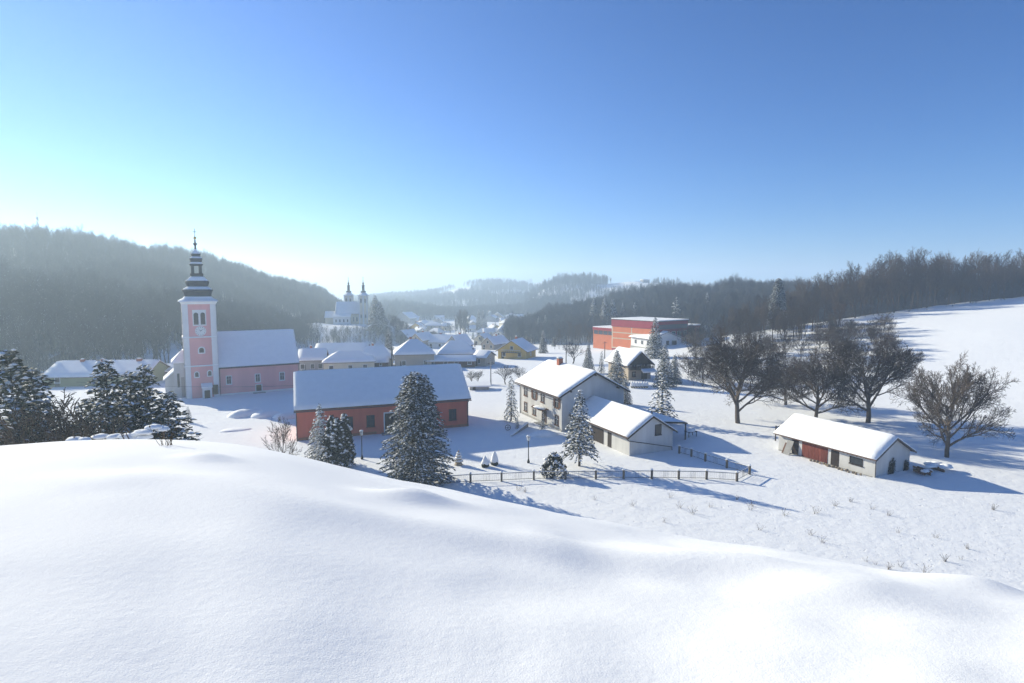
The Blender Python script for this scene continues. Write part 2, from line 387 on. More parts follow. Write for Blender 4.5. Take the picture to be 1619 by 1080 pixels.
def quads_mesh(name, P, D, Ln, W, S):
    """diamond sprays: base P, direction D, length Ln, half width W, side vector S"""
    n = len(P)
    a = P; b = P + D * (Ln * .45)[:, None] + S * W[:, None]; c = P + D * Ln[:, None]; d = P + D * (Ln * .45)[:, None] - S * W[:, None]
    co = np.stack([a, b, c, d], 1).reshape(-1, 3)
    return co, np.arange(4 * n).reshape(n, 4)
OCT_V = np.array([(1, 0, 0), (0, 1, 0), (-1, 0, 0), (0, -1, 0), (0, 0, 1), (0, 0, -.6)], float)
OCT_F = np.array([(0, 1, 4), (1, 2, 4), (2, 3, 4), (3, 0, 4), (1, 0, 5), (2, 1, 5), (3, 2, 5), (0, 3, 5)])
def np_mesh(name, co, quads=None, tris=None):
    faces = []
    me = bpy.data.meshes.new(name); nq = 0 if quads is None else len(quads); nt_ = 0 if tris is None else len(tris)
    li = np.concatenate([q.ravel() for q in (quads, tris) if q is not None]).astype(np.int32)
    me.vertices.add(len(co)); me.vertices.foreach_set('co', np.asarray(co, float).ravel())
    me.loops.add(len(li)); me.loops.foreach_set('vertex_index', li); me.polygons.add(nq + nt_)
    ls = np.concatenate([np.arange(nq) * 4, nq * 4 + np.arange(nt_) * 3]).astype(np.int32)
    lt = np.concatenate([np.full(nq, 4), np.full(nt_, 3)]).astype(np.int32)
    me.polygons.foreach_set('loop_start', ls); me.polygons.foreach_set('loop_total', lt); me.update(calc_edges=True); return me
def conifer_meshes(seed, Ht, Rad, bare=0.1, power=0.85, whorl=0.42, per=9, spray=0.42, dens=7.0, droop=0.25, snow=0.35, lump=0.25, lump_r=0.16, tips=1, ragged=0.25, belly=0.0):
    """returns trunk, crown and snow meshes of a needle tree; tips > 1 makes several leaders"""
    r = np.random.RandomState(seed); P = []; D = []; LN = []; WD = []; SD = []; lumps = []; wood = MB()
    leaders = [(0.0, 0.0, Ht)] + [(math.cos(a) * Rad * .26, math.sin(a) * Rad * .26, Ht * r.uniform(.86, .97)) for a in r.uniform(0, 6.28, tips - 1)]
    for li, (ox, oy, ht) in enumerate(leaders):
        wood.tube([(ox * .3, oy * .3, -0.3), (ox * .7, oy * .7, ht * .5), (ox, oy, ht * .985)], [Ht * .017, Ht * .010, .012], 7)
        z = Ht * bare if li == 0 else ht * .55
        while z < ht * 0.985:
            q = (z - Ht * bare) / (ht - Ht * bare)
            prof = (1 - q) ** power
            if belly: prof *= 1 - belly * max(0, 0.25 - q) * 4
            n = max(3, int(per * (0.45 + .55 * (1 - q))))
            a0 = r.uniform(0, 6.28)
            for j in range(n):
                a = a0 + 6.283 * j / n + r.uniform(-.3, .3); L = max(0.12, Rad * prof * (1 - ragged * r.rand()) * (0.6 if li else 1)) + 0.05
                zz = z + r.uniform(-.5, .5) * whorl; k = max(2, int(L * dens)); up = 0.25 + 0.5 * q
                t = (np.arange(k) + r.rand(k)) / k; t = t ** .75
                dirxy = np.array([math.cos(a), math.sin(a)])
                px = ox * min(1, z / ht) + dirxy[0] * L * t; py = oy * min(1, z / ht) + dirxy[1] * L * t
                pz = zz + L * (up * t - (droop + up) * t * t) 
                dzt = up - 2 * (droop + up) * t
                ex = r.normal(0, 1, (k, 3)) * np.array([.55, .55, .28])
                d = np.stack([np.full(k, dirxy[0]), np.full(k, dirxy[1]), dzt * .8], 1) + ex; d /= np.linalg.norm(d, axis=1)[:, None]
                s = np.cross(d, np.array([0, 0, 1.0]) + r.normal(0, .45, (k, 3))); s /= np.linalg.norm(s, axis=1)[:, None] + 1e-9
                P.append(np.stack([px, py, pz], 1)); D.append(d); LN.append(spray * r.uniform(.6, 1.25, k) * (0.65 + .35 * (1 - q))); WD.append(spray * r.uniform(.13, .24, k)); SD.append(s)
                wood.tube([(ox * min(1, z / ht), oy * min(1, z / ht), zz), (px[k // 2], py[k // 2], pz[k // 2]), (px[-1], py[-1], pz[-1])], [.012 + L * .008, .01 + L * .005, .006], 3, cap=False)
                m = r.rand(k) < lump
                for i in np.nonzero(m)[0]:
                    lumps.append((px[i], py[i], pz[i] + .05, lump_r * r.uniform(.5, 1.3)))
            z += whorl * (0.55 + 0.45 * (1 - q))
    P = np.concatenate(P); D = np.concatenate(D); LN = np.concatenate(LN); WD = np.concatenate(WD); SD = np.concatenate(SD)
    co, qd = quads_mesh('crown', P, D, LN, WD, SD); crown = np_mesh('crown', co, qd)
    m = r.rand(len(P)) < snow                                        # snow lying along part of the sprays
    P2 = P[m] + np.array([0, 0, .035]); S2 = np.cross(D[m], np.array([0, 0, 1.0]) + r.normal(0, .2, (m.sum(), 3))); S2 /= np.linalg.norm(S2, axis=1)[:, None] + 1e-9
    co2, qd2 = quads_mesh('snow', P2, D[m] * np.array([1, 1, .8]), LN[m] * .8, WD[m] * .9, S2)
    if lumps:
        l = np.array(lumps); k = len(l); sc = np.stack([l[:, 3] * 1.25, l[:, 3] * 1.25, l[:, 3] * .6], 1)
        ov = (l[:, None, :3] + OCT_V[None] * sc[:, None, :] * r.uniform(.7, 1.3, (k, 6, 1))).reshape(-1, 3)
        of = (OCT_F[None] + (np.arange(k) * 6)[:, None, None]).reshape(-1, 3) + len(co2)
        snowm = np_mesh('snow', np.concatenate([co2, ov]), qd2, of)
    else: snowm = np_mesh('snow', co2, qd2)
    return wood.mesh('trunk'), crown, snowm
PROTO = {}
def conifer(key, name, label, loc, height, group=None, yaw=None, wide=1.0, needle=NEEDLE, **kw):
    """place a needle tree; trees of the same key share mesh data and are scaled to their own height"""
    if key not in PROTO:
        base = kw.pop('base', 10.0); ms = conifer_meshes(abs(hash_str(key)) % 10000, base, kw.pop('Rad', 3.0), **kw)
        for m_, mt in zip(ms, (BARK, needle, SNOW)): m_.materials.append(mt)
        PROTO[key] = (ms, base)
    ms, base = PROTO[key]; s = height / base
    e = empty(name, loc, yaw if yaw is not None else rng.uniform(0, 6.28), label, 'tree', group); e.scale = (s * wide, s * wide, s)
    for nm, m_ in zip(('trunk', 'crown', 'snow'), ms):
        o = bpy.data.objects.new(nm, m_); COL.objects.link(o); o.parent = e
    return e
def hash_str(s):
    h = 7
    for ch in s: h = (h * 131 + ord(ch)) % 1000003
    return h
BPROTO = {}
def bare(key, name, label, loc, height, cat='tree', group=None, wide=1.0, yaw=None, bark=None, base=12.0, **kw):
    if key not in BPROTO:
        br = bare_branches(hash_str(key), base, **kw)
        t = branch_mesh('trunk', br, lambda l: l <= 1); c = branch_mesh('crown', br, lambda l: l >= 2)
        for m_ in (t, c): m_.materials.append(bark or BARK)
        BPROTO[key] = ((t, c), base)
    ms, base = BPROTO[key]; s = height / base
    e = empty(name, loc, yaw if yaw is not None else rng.uniform(0, 6.28), label, cat, group); e.scale = (s * wide, s * wide, s)
    for nm, m_ in zip(('trunk', 'crown') if cat == 'tree' else ('stems', 'twigs'), ms):
        o = bpy.data.objects.new(nm, m_); COL.objects.link(o); o.parent = e
    return e

# ------------------------------------------------------------------ woods on the hills (one mass each, instanced)
def tree_set(name, specs, m):
    c = bpy.data.collections.new(name)
    for i, me in enumerate(specs):
        me.materials.append(m); o = bpy.data.objects.new('wood_tree', me); c.objects.link(o)
    return c
def forest_group(coll):
    g = bpy.data.node_groups.new('wood', 'GeometryNodeTree')
    g.interface.new_socket('Geometry', in_out='INPUT', socket_type='NodeSocketGeometry'); g.interface.new_socket('Geometry', in_out='OUTPUT', socket_type='NodeSocketGeometry')
    N = g.nodes; L = g.links; i = N.new('NodeGroupInput'); o = N.new('NodeGroupOutput')
    ip = N.new('GeometryNodeInstanceOnPoints'); ci = N.new('GeometryNodeCollectionInfo'); ci.inputs['Collection'].default_value = coll
    ci.inputs['Separate Children'].default_value = True; ci.inputs['Reset Children'].default_value = True
    def attr(nm, ty):
        a = N.new('GeometryNodeInputNamedAttribute'); a.data_type = ty; a.inputs['Name'].default_value = nm; return a.outputs['Attribute']
    er = N.new('FunctionNodeEulerToRotation')
    L.new(i.outputs[0], ip.inputs['Points']); L.new(ci.outputs[0], ip.inputs['Instance']); ip.inputs['Pick Instance'].default_value = True
    L.new(attr('idx', 'INT'), ip.inputs['Instance Index']); L.new(attr('rot', 'FLOAT_VECTOR'), er.inputs[0]); L.new(er.outputs[0], ip.inputs['Rotation'])
    L.new(attr('scl', 'FLOAT_VECTOR'), ip.inputs['Scale']); L.new(ip.outputs[0], o.inputs[0]); return g
def forest(name, label, pts, scl, grp, nvar, seed):
    r = np.random.RandomState(seed); n = len(pts)
    me = bpy.data.meshes.new(name); me.vertices.add(n); me.vertices.foreach_set('co', pts.ravel())
    a = me.attributes.new('idx', 'INT', 'POINT'); a.data.foreach_set('value', r.randint(0, nvar, n).astype(np.int32))
    rot = np.zeros((n, 3)); rot[:, 2] = r.uniform(0, 6.28, n); rot[:, 0] = r.normal(0, .03, n)
    a = me.attributes.new('rot', 'FLOAT_VECTOR', 'POINT'); a.data.foreach_set('vector', rot.ravel())
    s3 = np.stack([scl * r.uniform(.85, 1.2, n), scl * r.uniform(.85, 1.2, n), scl], 1)
    a = me.attributes.new('scl', 'FLOAT_VECTOR', 'POINT'); a.data.foreach_set('vector', s3.ravel())
    o = bpy.data.objects.new(name, me); COL.objects.link(o); md = o.modifiers.new('wood', 'NODES'); md.node_group = grp
    return tagp(o, label, 'wood', None, 'stuff')
wood_vars = []
for i in range(6):
    br = bare_branches(100 + i, 13.0, trunk=0.30, kids=(11, 6, 4), ratio=(0.40, 0.55, 0.6), ang=(0.62, 0.7, 0.8), wob=.10, trop=.16, r0=.17, twig=.022, trunk_len=11)
    wood_vars.append(branch_mesh('wood_tree', br, sides=(5, 3, 3, 3)))
WOODS = forest_group(tree_set('wood_trees', wood_vars, BARK_WOOD))
knoll_vars = [branch_mesh('knoll_tree', bare_branches(140 + i, 13.0, trunk=0.2, kids=(12, 6, 4), ratio=(0.42, 0.55, 0.6), ang=(0.7, 0.7, 0.8), wob=.11, trop=.12, r0=.16, twig=.024, trunk_len=11), sides=(4, 3, 3, 3)) for i in range(3)]
KWOODS = forest_group(tree_set('knoll_trees', knoll_vars, mat('bark_knoll', (0.075, 0.065, 0.06), 0.9, 0.35, 0.15, snow=0.12)))
scrub_vars = [branch_mesh('wood_scrub', bare_branches(300 + i, 4.0, trunk=.05, kids=(9, 5, 3), ratio=(.7, .6, .6), ang=(.8, .7, .7), wob=.14, trop=.1, r0=.05, twig=.014, trunk_len=2.6), sides=(3, 3, 3, 3)) for i in range(3)]
SCRUB = forest_group(tree_set('wood_scrubs', scrub_vars, BARK_WOOD))
def scatter(t, n, q0, q1, phi0, phi1, seed, clear=None, spacing=0.0):
    r = np.random.RandomState(seed); ph = r.uniform(phi0, phi1, n * 3)
    rr = np.interp(ph, t['ph'], t['rr']); rb = np.interp(ph, t['ph'], t['rb'])
    q = r.uniform(q0, q1, len(ph)); rad = rb + (rr - rb) * q
    keep = r.rand(len(ph)) < rad / (rr.max() * 1.1)
    if clear is not None: keep &= clear(rad * np.sin(ph), rad * np.cos(ph), q)
    rad = rad[keep][:n]; ph = ph[keep][:n]
    x = rad * np.sin(ph); y = rad * np.cos(ph); return np.stack([x, y, H(x, y) - .2], 1)
def woods():
    def glades(lim, sc, seed): return lambda x, y, q: fbm(x / sc, y / sc, seed, 3) < lim
    p = scatter(RIDGES['left'], 9500, -0.04, 1.04, phi_of(-330), phi_of(600), 1, glades(.55, 60, 51))
    keep = np.hypot((p[:, 0] - KN[0]) / 1.25, p[:, 1] - KN[1]) > 40; p = p[keep]
    forest('hillside_wood', 'hazy leafless wood covering the long hill behind the pink church', p, np.random.RandomState(5).uniform(.8, 1.15, len(p)) * (1 + .5 * fbm(p[:, 0] / 22, p[:, 1] / 22, 83, 2)), WOODS, 6, 2)
    p = scatter(RIDGES['right'], 7500, 0.0, 1.03, phi_of(800), phi_of(1800), 3, glades(.36, 70, 57))
    forest('valley_wood', 'dark leafless wood on the hill behind the red school building', p, np.random.RandomState(6).uniform(.8, 1.15, len(p)) * (1 + .55 * fbm(p[:, 0] / 22, p[:, 1] / 22, 81, 2)), WOODS, 6, 4)
    p = scatter(RIDGES['center'], 6500, 0.0, 1.03, phi_of(560), phi_of(960), 7, glades(.26, 120, 61))
    forest('distant_wood', 'pale wood on the distant rounded hill at the end of the valley', p, np.random.RandomState(8).uniform(.9, 1.5, len(p)), WOODS, 6, 8)
    p = scatter(RIDGES['back'], 1500, 0.3, 1.02, phi_of(780), phi_of(1000), 9, glades(.1, 160, 63))
    forest('horizon_wood', 'faint wood on the farthest ridge along the horizon', p, np.random.RandomState(9).uniform(1.2, 1.9, len(p)), WOODS, 6, 9)
    p = scatter(RIDGES['farsnow'], 3600, 0.0, 1.0, phi_of(832), phi_of(1300), 11, lambda x, y, q: fbm(x / 60, y / 60, 67, 3) < .5 - q * .62)
    forest('ridge_wood', 'scattered trees on the snowy ridge with the far buildings', p, np.random.RandomState(10).uniform(.55, .95, len(p)), WOODS, 6, 10)
    p = scatter(RIDGES['mid'], 3600, -0.02, 1.03, phi_of(580), phi_of(900), 13, glades(.34, 60, 71))
    forest('spur_wood', 'blue hazy wood on the low spur behind the village', p, np.random.RandomState(11).uniform(.7, 1.1, len(p)), WOODS, 6, 11)
    # knoll below the far church
    r = np.random.RandomState(15); n = 700; a = r.uniform(0, 6.283, n); d = r.uniform(19, 42, n)
    x = KN[0] + np.cos(a) * d * 1.25; y = KN[1] + np.sin(a) * d; keep = ~((np.abs(x - KN[0]) < 24) & (y < KN[1]) & (d < 22)); x = x[keep]; y = y[keep]
    low = np.where((y < KN[1]), .62, .8); p = np.stack([x, y, H(x, y) - .2], 1)
    low = np.minimum(low, np.where((y < KN[1] - 8), np.clip((KN_Z - p[:, 2] + 1.0) / 13 + .12, .2, .7), .7))
    forest('knoll_wood', 'leafless trees on the steep knoll under the twin-towered church', p, r.uniform(.8, 1.15, len(p)) * low * .8, KWOODS, 3, 12)
    # undergrowth on the steep bank beyond the field, right
    r = np.random.RandomState(19); n = 900; x = r.uniform(60, 250, n); y = r.uniform(196, 250, n) + 0.02 * x
    p = np.stack([x, y, H(x, y) - .1], 1); forest('field_edge_scrub', 'snowy scrub along the upper edge of the sloping field', p, r.uniform(.5, 1.3, n), SCRUB, 3, 13)
woods()
# ------------------------------------------------------------------ haze
def haze():
    m = bpy.data.materials.new('haze'); m.use_nodes = True; nt = m.node_tree; nt.nodes.remove(nt.nodes['Principled BSDF'])
    v = nt.nodes.new('ShaderNodeVolumePrincipled'); v.inputs['Color'].default_value = (0.66, 0.83, 1.0, 1); v.inputs['Density'].default_value = HAZE_DENSITY
    v.inputs['Anisotropy'].default_value = 0.41; v.inputs['Density Attribute'].default_value = ''
    nt.links.new(v.outputs[0], nt.nodes['Material Output'].inputs['Volume'])
    mb = MB(); mb.box(-2600, 2600, -300, 3300, -90, 130); o = mb.build('haze', m); o['kind'] = 'stuff'; o['label'] = 'thin cold haze filling the valley air'; o['category'] = 'haze'
haze()
# ------------------------------------------------------------------ buildings: shared pieces
PINK = mat('pink_plaster', (0.74, 0.38, 0.36), 0.9, 0.16, 0.5, 0.01, 12, streak=True)
WHITE = mat('white_plaster', (0.74, 0.73, 0.70), 0.9, 0.10, 0.6, 0.01, 12)
GREYWHITE = mat('grey_plaster', (0.58, 0.57, 0.55), 0.9, 0.26, 0.7, 0.012, 10, streak=True)
RED = mat('red_plaster', (0.62, 0.15, 0.10), 0.9, 0.24, 0.6, 0.01, 12, streak=True)
CREAM = mat('cream_plaster', (0.66, 0.58, 0.42), 0.9, 0.12, 0.5)
BEIGE = mat('beige_plaster', (0.46, 0.38, 0.29), 0.9, 0.15, 0.5)
OCHRE = mat('ochre_plaster', (0.62, 0.42, 0.12), 0.9, 0.12, 0.5)
OLIVE = mat('olive_plaster', (0.27, 0.27, 0.13), 0.9, 0.12, 0.5)
STONEGREY = mat('grey_stucco', (0.36, 0.34, 0.32), 0.95, 0.2, 0.7, 0.02, 6)
BRICK = mat('bare_brick', (0.36, 0.15, 0.09), 0.9, 0.3, 3.0, 0.02, 14)
CORAL = mat('coral_cladding', (0.66, 0.20, 0.09), 0.7, 0.12, 0.4)
MAROON = mat('maroon_cladding', (0.33, 0.04, 0.06), 0.6, 0.12, 0.4)
TILE = mat('roof_tile', (0.13, 0.075, 0.055), 0.9, 0.3, 2.0)
DARKWOOD = mat('dark_wood', (0.045, 0.032, 0.025), 0.8, 0.4, 1.5, 0.01, 18, streak=True)
BROWNWOOD = mat('brown_wood', (0.15, 0.075, 0.045), 0.8, 0.35, 1.5, 0.01, 18, streak=True)
REDWOOD = mat('red_door_boards', (0.215, 0.058, 0.038), 0.85, 0.5, 1.4, 0.012, 16, streak=True)
SLATE = mat('spire_copper', (0.030, 0.036, 0.046), 0.6, 0.35, 2.0, 0.01, 8)
METAL = mat('dark_metal', (0.03, 0.03, 0.032), 0.5, 0.3, 4.0)
GUTTER = mat('gutter_metal', (0.09, 0.08, 0.075), 0.5, 0.3, 4.0)
CONCRETE = mat('concrete', (0.36, 0.35, 0.33), 0.95, 0.25, 1.2, 0.015, 9)
CHIMNEY = mat('chimney_brick', (0.42, 0.14, 0.08), 0.9, 0.3, 3.0, 0.02, 14)
GOLD = mat('gilt', (0.55, 0.38, 0.10), 0.35, 0.2, 3.0, metal=0.8)
PANE = glass(); PANE2 = glass('window_glass_pale', (0.10, 0.11, 0.12))
FRAMEW = mat('white_frame', (0.72, 0.72, 0.70), 0.6, 0.08, 3.0)
ROD = {'f': ((1, 0), (0, -1)), 'r': ((0, 1), (1, 0)), 'b': ((-1, 0), (0, 1)), 'l': ((0, -1), (-1, 0))}
class Bld:
    """a building with its own frame: x along the front, y to the back, origin at the front left corner"""
    def __init__(s, name, label, loc, yaw, L, D, cat='house', group=None):
        s.root = empty(name, loc, yaw, label, cat, group); s.L = L; s.D = D
    def fo(s, face):
        return {'f': (0, 0), 'r': (s.L, 0), 'b': (s.L, s.D), 'l': (0, s.D)}[face]
    def fbox(s, mb, face, a0, a1, z0, z1, o0, o1):
        (ax, ay), (nx, ny) = ROD[face]; ox, oy = s.fo(face)
        P = [(ox + ax * a + nx * o, oy + ay * a + ny * o) for a, o in ((a0, o0), (a1, o0), (a1, o1), (a0, o1))]
        xs = [q[0] for q in P]; ys = [q[1] for q in P]; return mb.box(min(xs), max(xs), min(ys), max(ys), z0, z1)
    def window(s, face, a, z, w, h, frame=FRAMEW, pane=PANE, trim=0.12, name='window', bars=True, out=0.05, arch=False, shutters=None):
        mb = MB()
        s.fbox(mb, face, a - w / 2 - trim, a - w / 2, z - trim, z + h + trim, -.06, out); s.fbox(mb, face, a + w / 2, a + w / 2 + trim, z - trim, z + h + trim, -.06, out)
        s.fbox(mb, face, a - w / 2, a + w / 2, z + h, z + h + trim, -.06, out); s.fbox(mb, face, a - w / 2 - .04 - trim, a + w / 2 + .04 + trim, z - trim - .05, z - .002, -.06, out + .08)
        if arch: s.fbox(mb, face, a - w / 2 + w * .2, a + w / 2 - w * .2, z + h + trim, z + h + trim * 2.2, -.06, out)
        o = mb.build(name, frame, s.root)
        p = MB(); s.fbox(p, face, a - w / 2, a + w / 2, z, z + h, -.05, .012); pp = p.build('pane', pane, o)
        if bars and w > .35:
            b = MB(); s.fbox(b, face, a - .025, a + .025, z, z + h, .012, .03)
            if h > .9: s.fbox(b, face, a - w / 2, a - .03, z + h * .62, z + h * .62 + .04, .012, .028); s.fbox(b, face, a + .03, a + w / 2, z + h * .62, z + h * .62 + .04, .012, .028)
            b.build('glazing_bar', FRAMEW if frame != DARKWOOD else DARKWOOD, o)
        if shutters:
            for sg in (-1, 1):
                q = MB(); c = a + sg * (w / 2 + trim + w * .22); s.fbox(q, face, c - w * .2, c + w * .2, z, z + h, .012, .05); q.build('shutter', shutters, o)
        return o
    def door(s, face, a, w, h, m=DARKWOOD, frame=None, z=0.0, name='door', inset=0.02, handle=True):
        mb = MB(); s.fbox(mb, face, a - w / 2, a + w / 2, z, z + h, -.08, inset); o = mb.build(name, m, s.root)
        if frame:
            f = MB(); s.fbox(f, face, a - w / 2 - .16, a - w / 2, z, z + h + .16, -.06, .07); s.fbox(f, face, a + w / 2, a + w / 2 + .16, z, z + h + .16, -.06, .07); s.fbox(f, face, a - w / 2, a + w / 2, z + h, z + h + .16, -.06, .07)
            f.build('door_frame', frame, o)
        if handle:
            k = MB(); s.fbox(k, face, a + w * .36, a + w * .42, z + h * .45, z + h * .5, inset, inset + .05); k.build('handle', METAL, o)
        return o
    def part(s, name, m, mb, parent=None, smooth=False): return mb.build(name, m, parent or s.root, smooth)
    def walls(s, hw, hr, axis, m, x0=0, x1=None, y0=0, y1=None, deep=2.5, name='wall', off=0.5):
        """body with gables; axis = direction of the ridge ('x', 'y' or 'n' for none); off = where the ridge stands across the span"""
        x1 = s.L if x1 is None else x1; y1 = s.D if y1 is None else y1; mb = MB()
        if axis == 'x': mb.prism([(x0, y0, -deep), (x0, y1, -deep), (x0, y1, hw), (x0, y0 + (y1 - y0) * off, hr), (x0, y0, hw)], (x1 - x0, 0, 0))
        elif axis == 'y': mb.prism([(x0, y0, -deep), (x0, y0, hw), (x0 + (x1 - x0) * off, y0, hr), (x1, y0, hw), (x1, y0, -deep)], (0, y1 - y0, 0))
        else: mb.box(x0, x1, y0, y1, -deep, hw)
        return mb.build(name, m, s.root)
    def roof(s, hw, hr, axis, m=TILE, over=0.5, snow=0.28, x0=0, x1=None, y0=0, y1=None, end=0.4, off=0.5, th=0.14, hip=0.0, name='roof', edge=0.03, seed=0, res=0.8):
        x1 = s.L if x1 is None else x1; y1 = s.D if y1 is None else y1
        if axis == 'x': tr = lambda a, b, z: (a, b, z); A0, A1, B0, B1 = x0, x1, y0, y1
        else: tr = lambda a, b, z: (b, a, z); A0, A1, B0, B1 = y0, y1, x0, x1
        bm_ = B0 + (B1 - B0) * off; s0 = (hr - hw) / (bm_ - B0); s1 = (hr - hw) / (B1 - bm_)
        e0, e1 = B0 - over, B1 + over; z0, z1 = hw - over * s0, hw - over * s1; lift = 0.02
        a0, a1 = A0 - end, A1 + end; h = hip
        faces = [[(a0, e0, z0), (a1, e0, z0), (a1 - h, bm_, hr), (a0 + h, bm_, hr)], [(a1, e1, z1), (a0, e1, z1), (a0 + h, bm_, hr), (a1 - h, bm_, hr)]]
        if h > 0: faces += [[(a0, e1, z1), (a0, e0, z0), (a0 + h, bm_, hr), (a0 + h, bm_, hr)], [(a1, e0, z0), (a1, e1, z1), (a1 - h, bm_, hr), (a1 - h, bm_, hr)]]
        mb = MB(); sn = MB()
        for fi, F in enumerate(faces):
            P = [Vector(tr(*q)) + Vector((0, 0, lift)) for q in F]
            Q = P[:3] if (P[2] - P[3]).length < 1e-6 else P
            mb.prism([q for q in Q], (0, 0, th))
            if snow <= 0: continue
            W = (P[1] - P[0]).length; Hh = (P[3] - P[0]).length; nx = max(2, min(60, int(W / res))); ny = max(2, min(24, int(Hh / res))); n0 = len(sn.v)
            inset = edge
            for j in range(ny + 1):
                t = j / ny; tt = inset / Hh + t * (1 - inset / Hh)
                L_ = P[0].lerp(P[3], tt); R_ = P[1].lerp(P[2], tt)
                for i in range(nx + 1):
                    q = i / nx; p = L_.lerp(R_, q)
                    de = t * Hh; ds = min(q, 1 - q) * W if h == 0 else 9
                    k = min(1.0, (min(de, ds) / 0.35 + .18)) ** .5
                    nzv = float(vnoise(p.x * .55 + seed, p.y * .55, 91)) * .10 + float(vnoise(p.x * 2.3 + seed, p.y * 2.3, 92)) * .04
                    wob = (float(vnoise(p.x * 1.3 + seed, p.y * 1.3, 95)) * .10) if j == 0 else 0
                    sn.v.append((p.x, p.y, p.z + th + snow * k * (1 + nzv) + wob * .4))
            for j in range(ny):
                for i in range(nx):
                    a = n0 + j * (nx + 1) + i; sn.f.append((a, a + 1, a + nx + 2, a + nx + 1))
            # skirt closing the drift down to the roof
            n1 = len(sn.v); rim = [n0 + i for i in range(nx + 1)] + ([n0 + j * (nx + 1) + nx for j in range(1, ny + 1)] if h == 0 else [])
            rimL = ([n0 + j * (nx + 1) for j in range(ny, 0, -1)] if h == 0 else []); loop = rimL + rim
            base = []
            for q in loop:
                v = sn.v[q]; base.append(len(sn.v)); 
                ii = (q - n0) % (nx + 1); jj = (q - n0) // (nx + 1); tt = inset / Hh + jj / ny * (1 - inset / Hh)
                p = P[0].lerp(P[3], tt).lerp(P[1].lerp(P[2], tt), ii / nx); sn.v.append((p.x, p.y, p.z + th + .003))
            for k in range(len(loop) - 1): sn.f.append((loop[k], base[k], base[k + 1], loop[k + 1]))
        r_ = mb.build(name, m, s.root)
        if snow > 0: sn.build('snow', SNOW, r_, True)
        return r_
    def chimney(s, x, y, z0, z1, w=0.6, m=CHIMNEY, parent=None, cap=True):
        mb = MB(); mb.box(x - w / 2, x + w / 2, y - w / 2, y + w / 2, z0, z1); c = mb.build('chimney', m, parent or s.root)
        if cap:
            b = MB(); b.box(x - w / 2 - .08, x + w / 2 + .08, y - w / 2 - .08, y + w / 2 + .08, z1 + .002, z1 + .1); b.build('cap', CONCRETE, c if not parent else parent)
            blob(q := MB(), (x, y, z1 + .12), w * .6, w * .6, .22, int(x * 10)); q.build('snow', SNOW, c if not parent else parent, True)
        return c
def between(a, b, D, inset=0.0):
    """yaw and length of a front that runs from spot a to spot b"""
    d = b - a; return math.atan2(d.y, d.x), d.xy.length

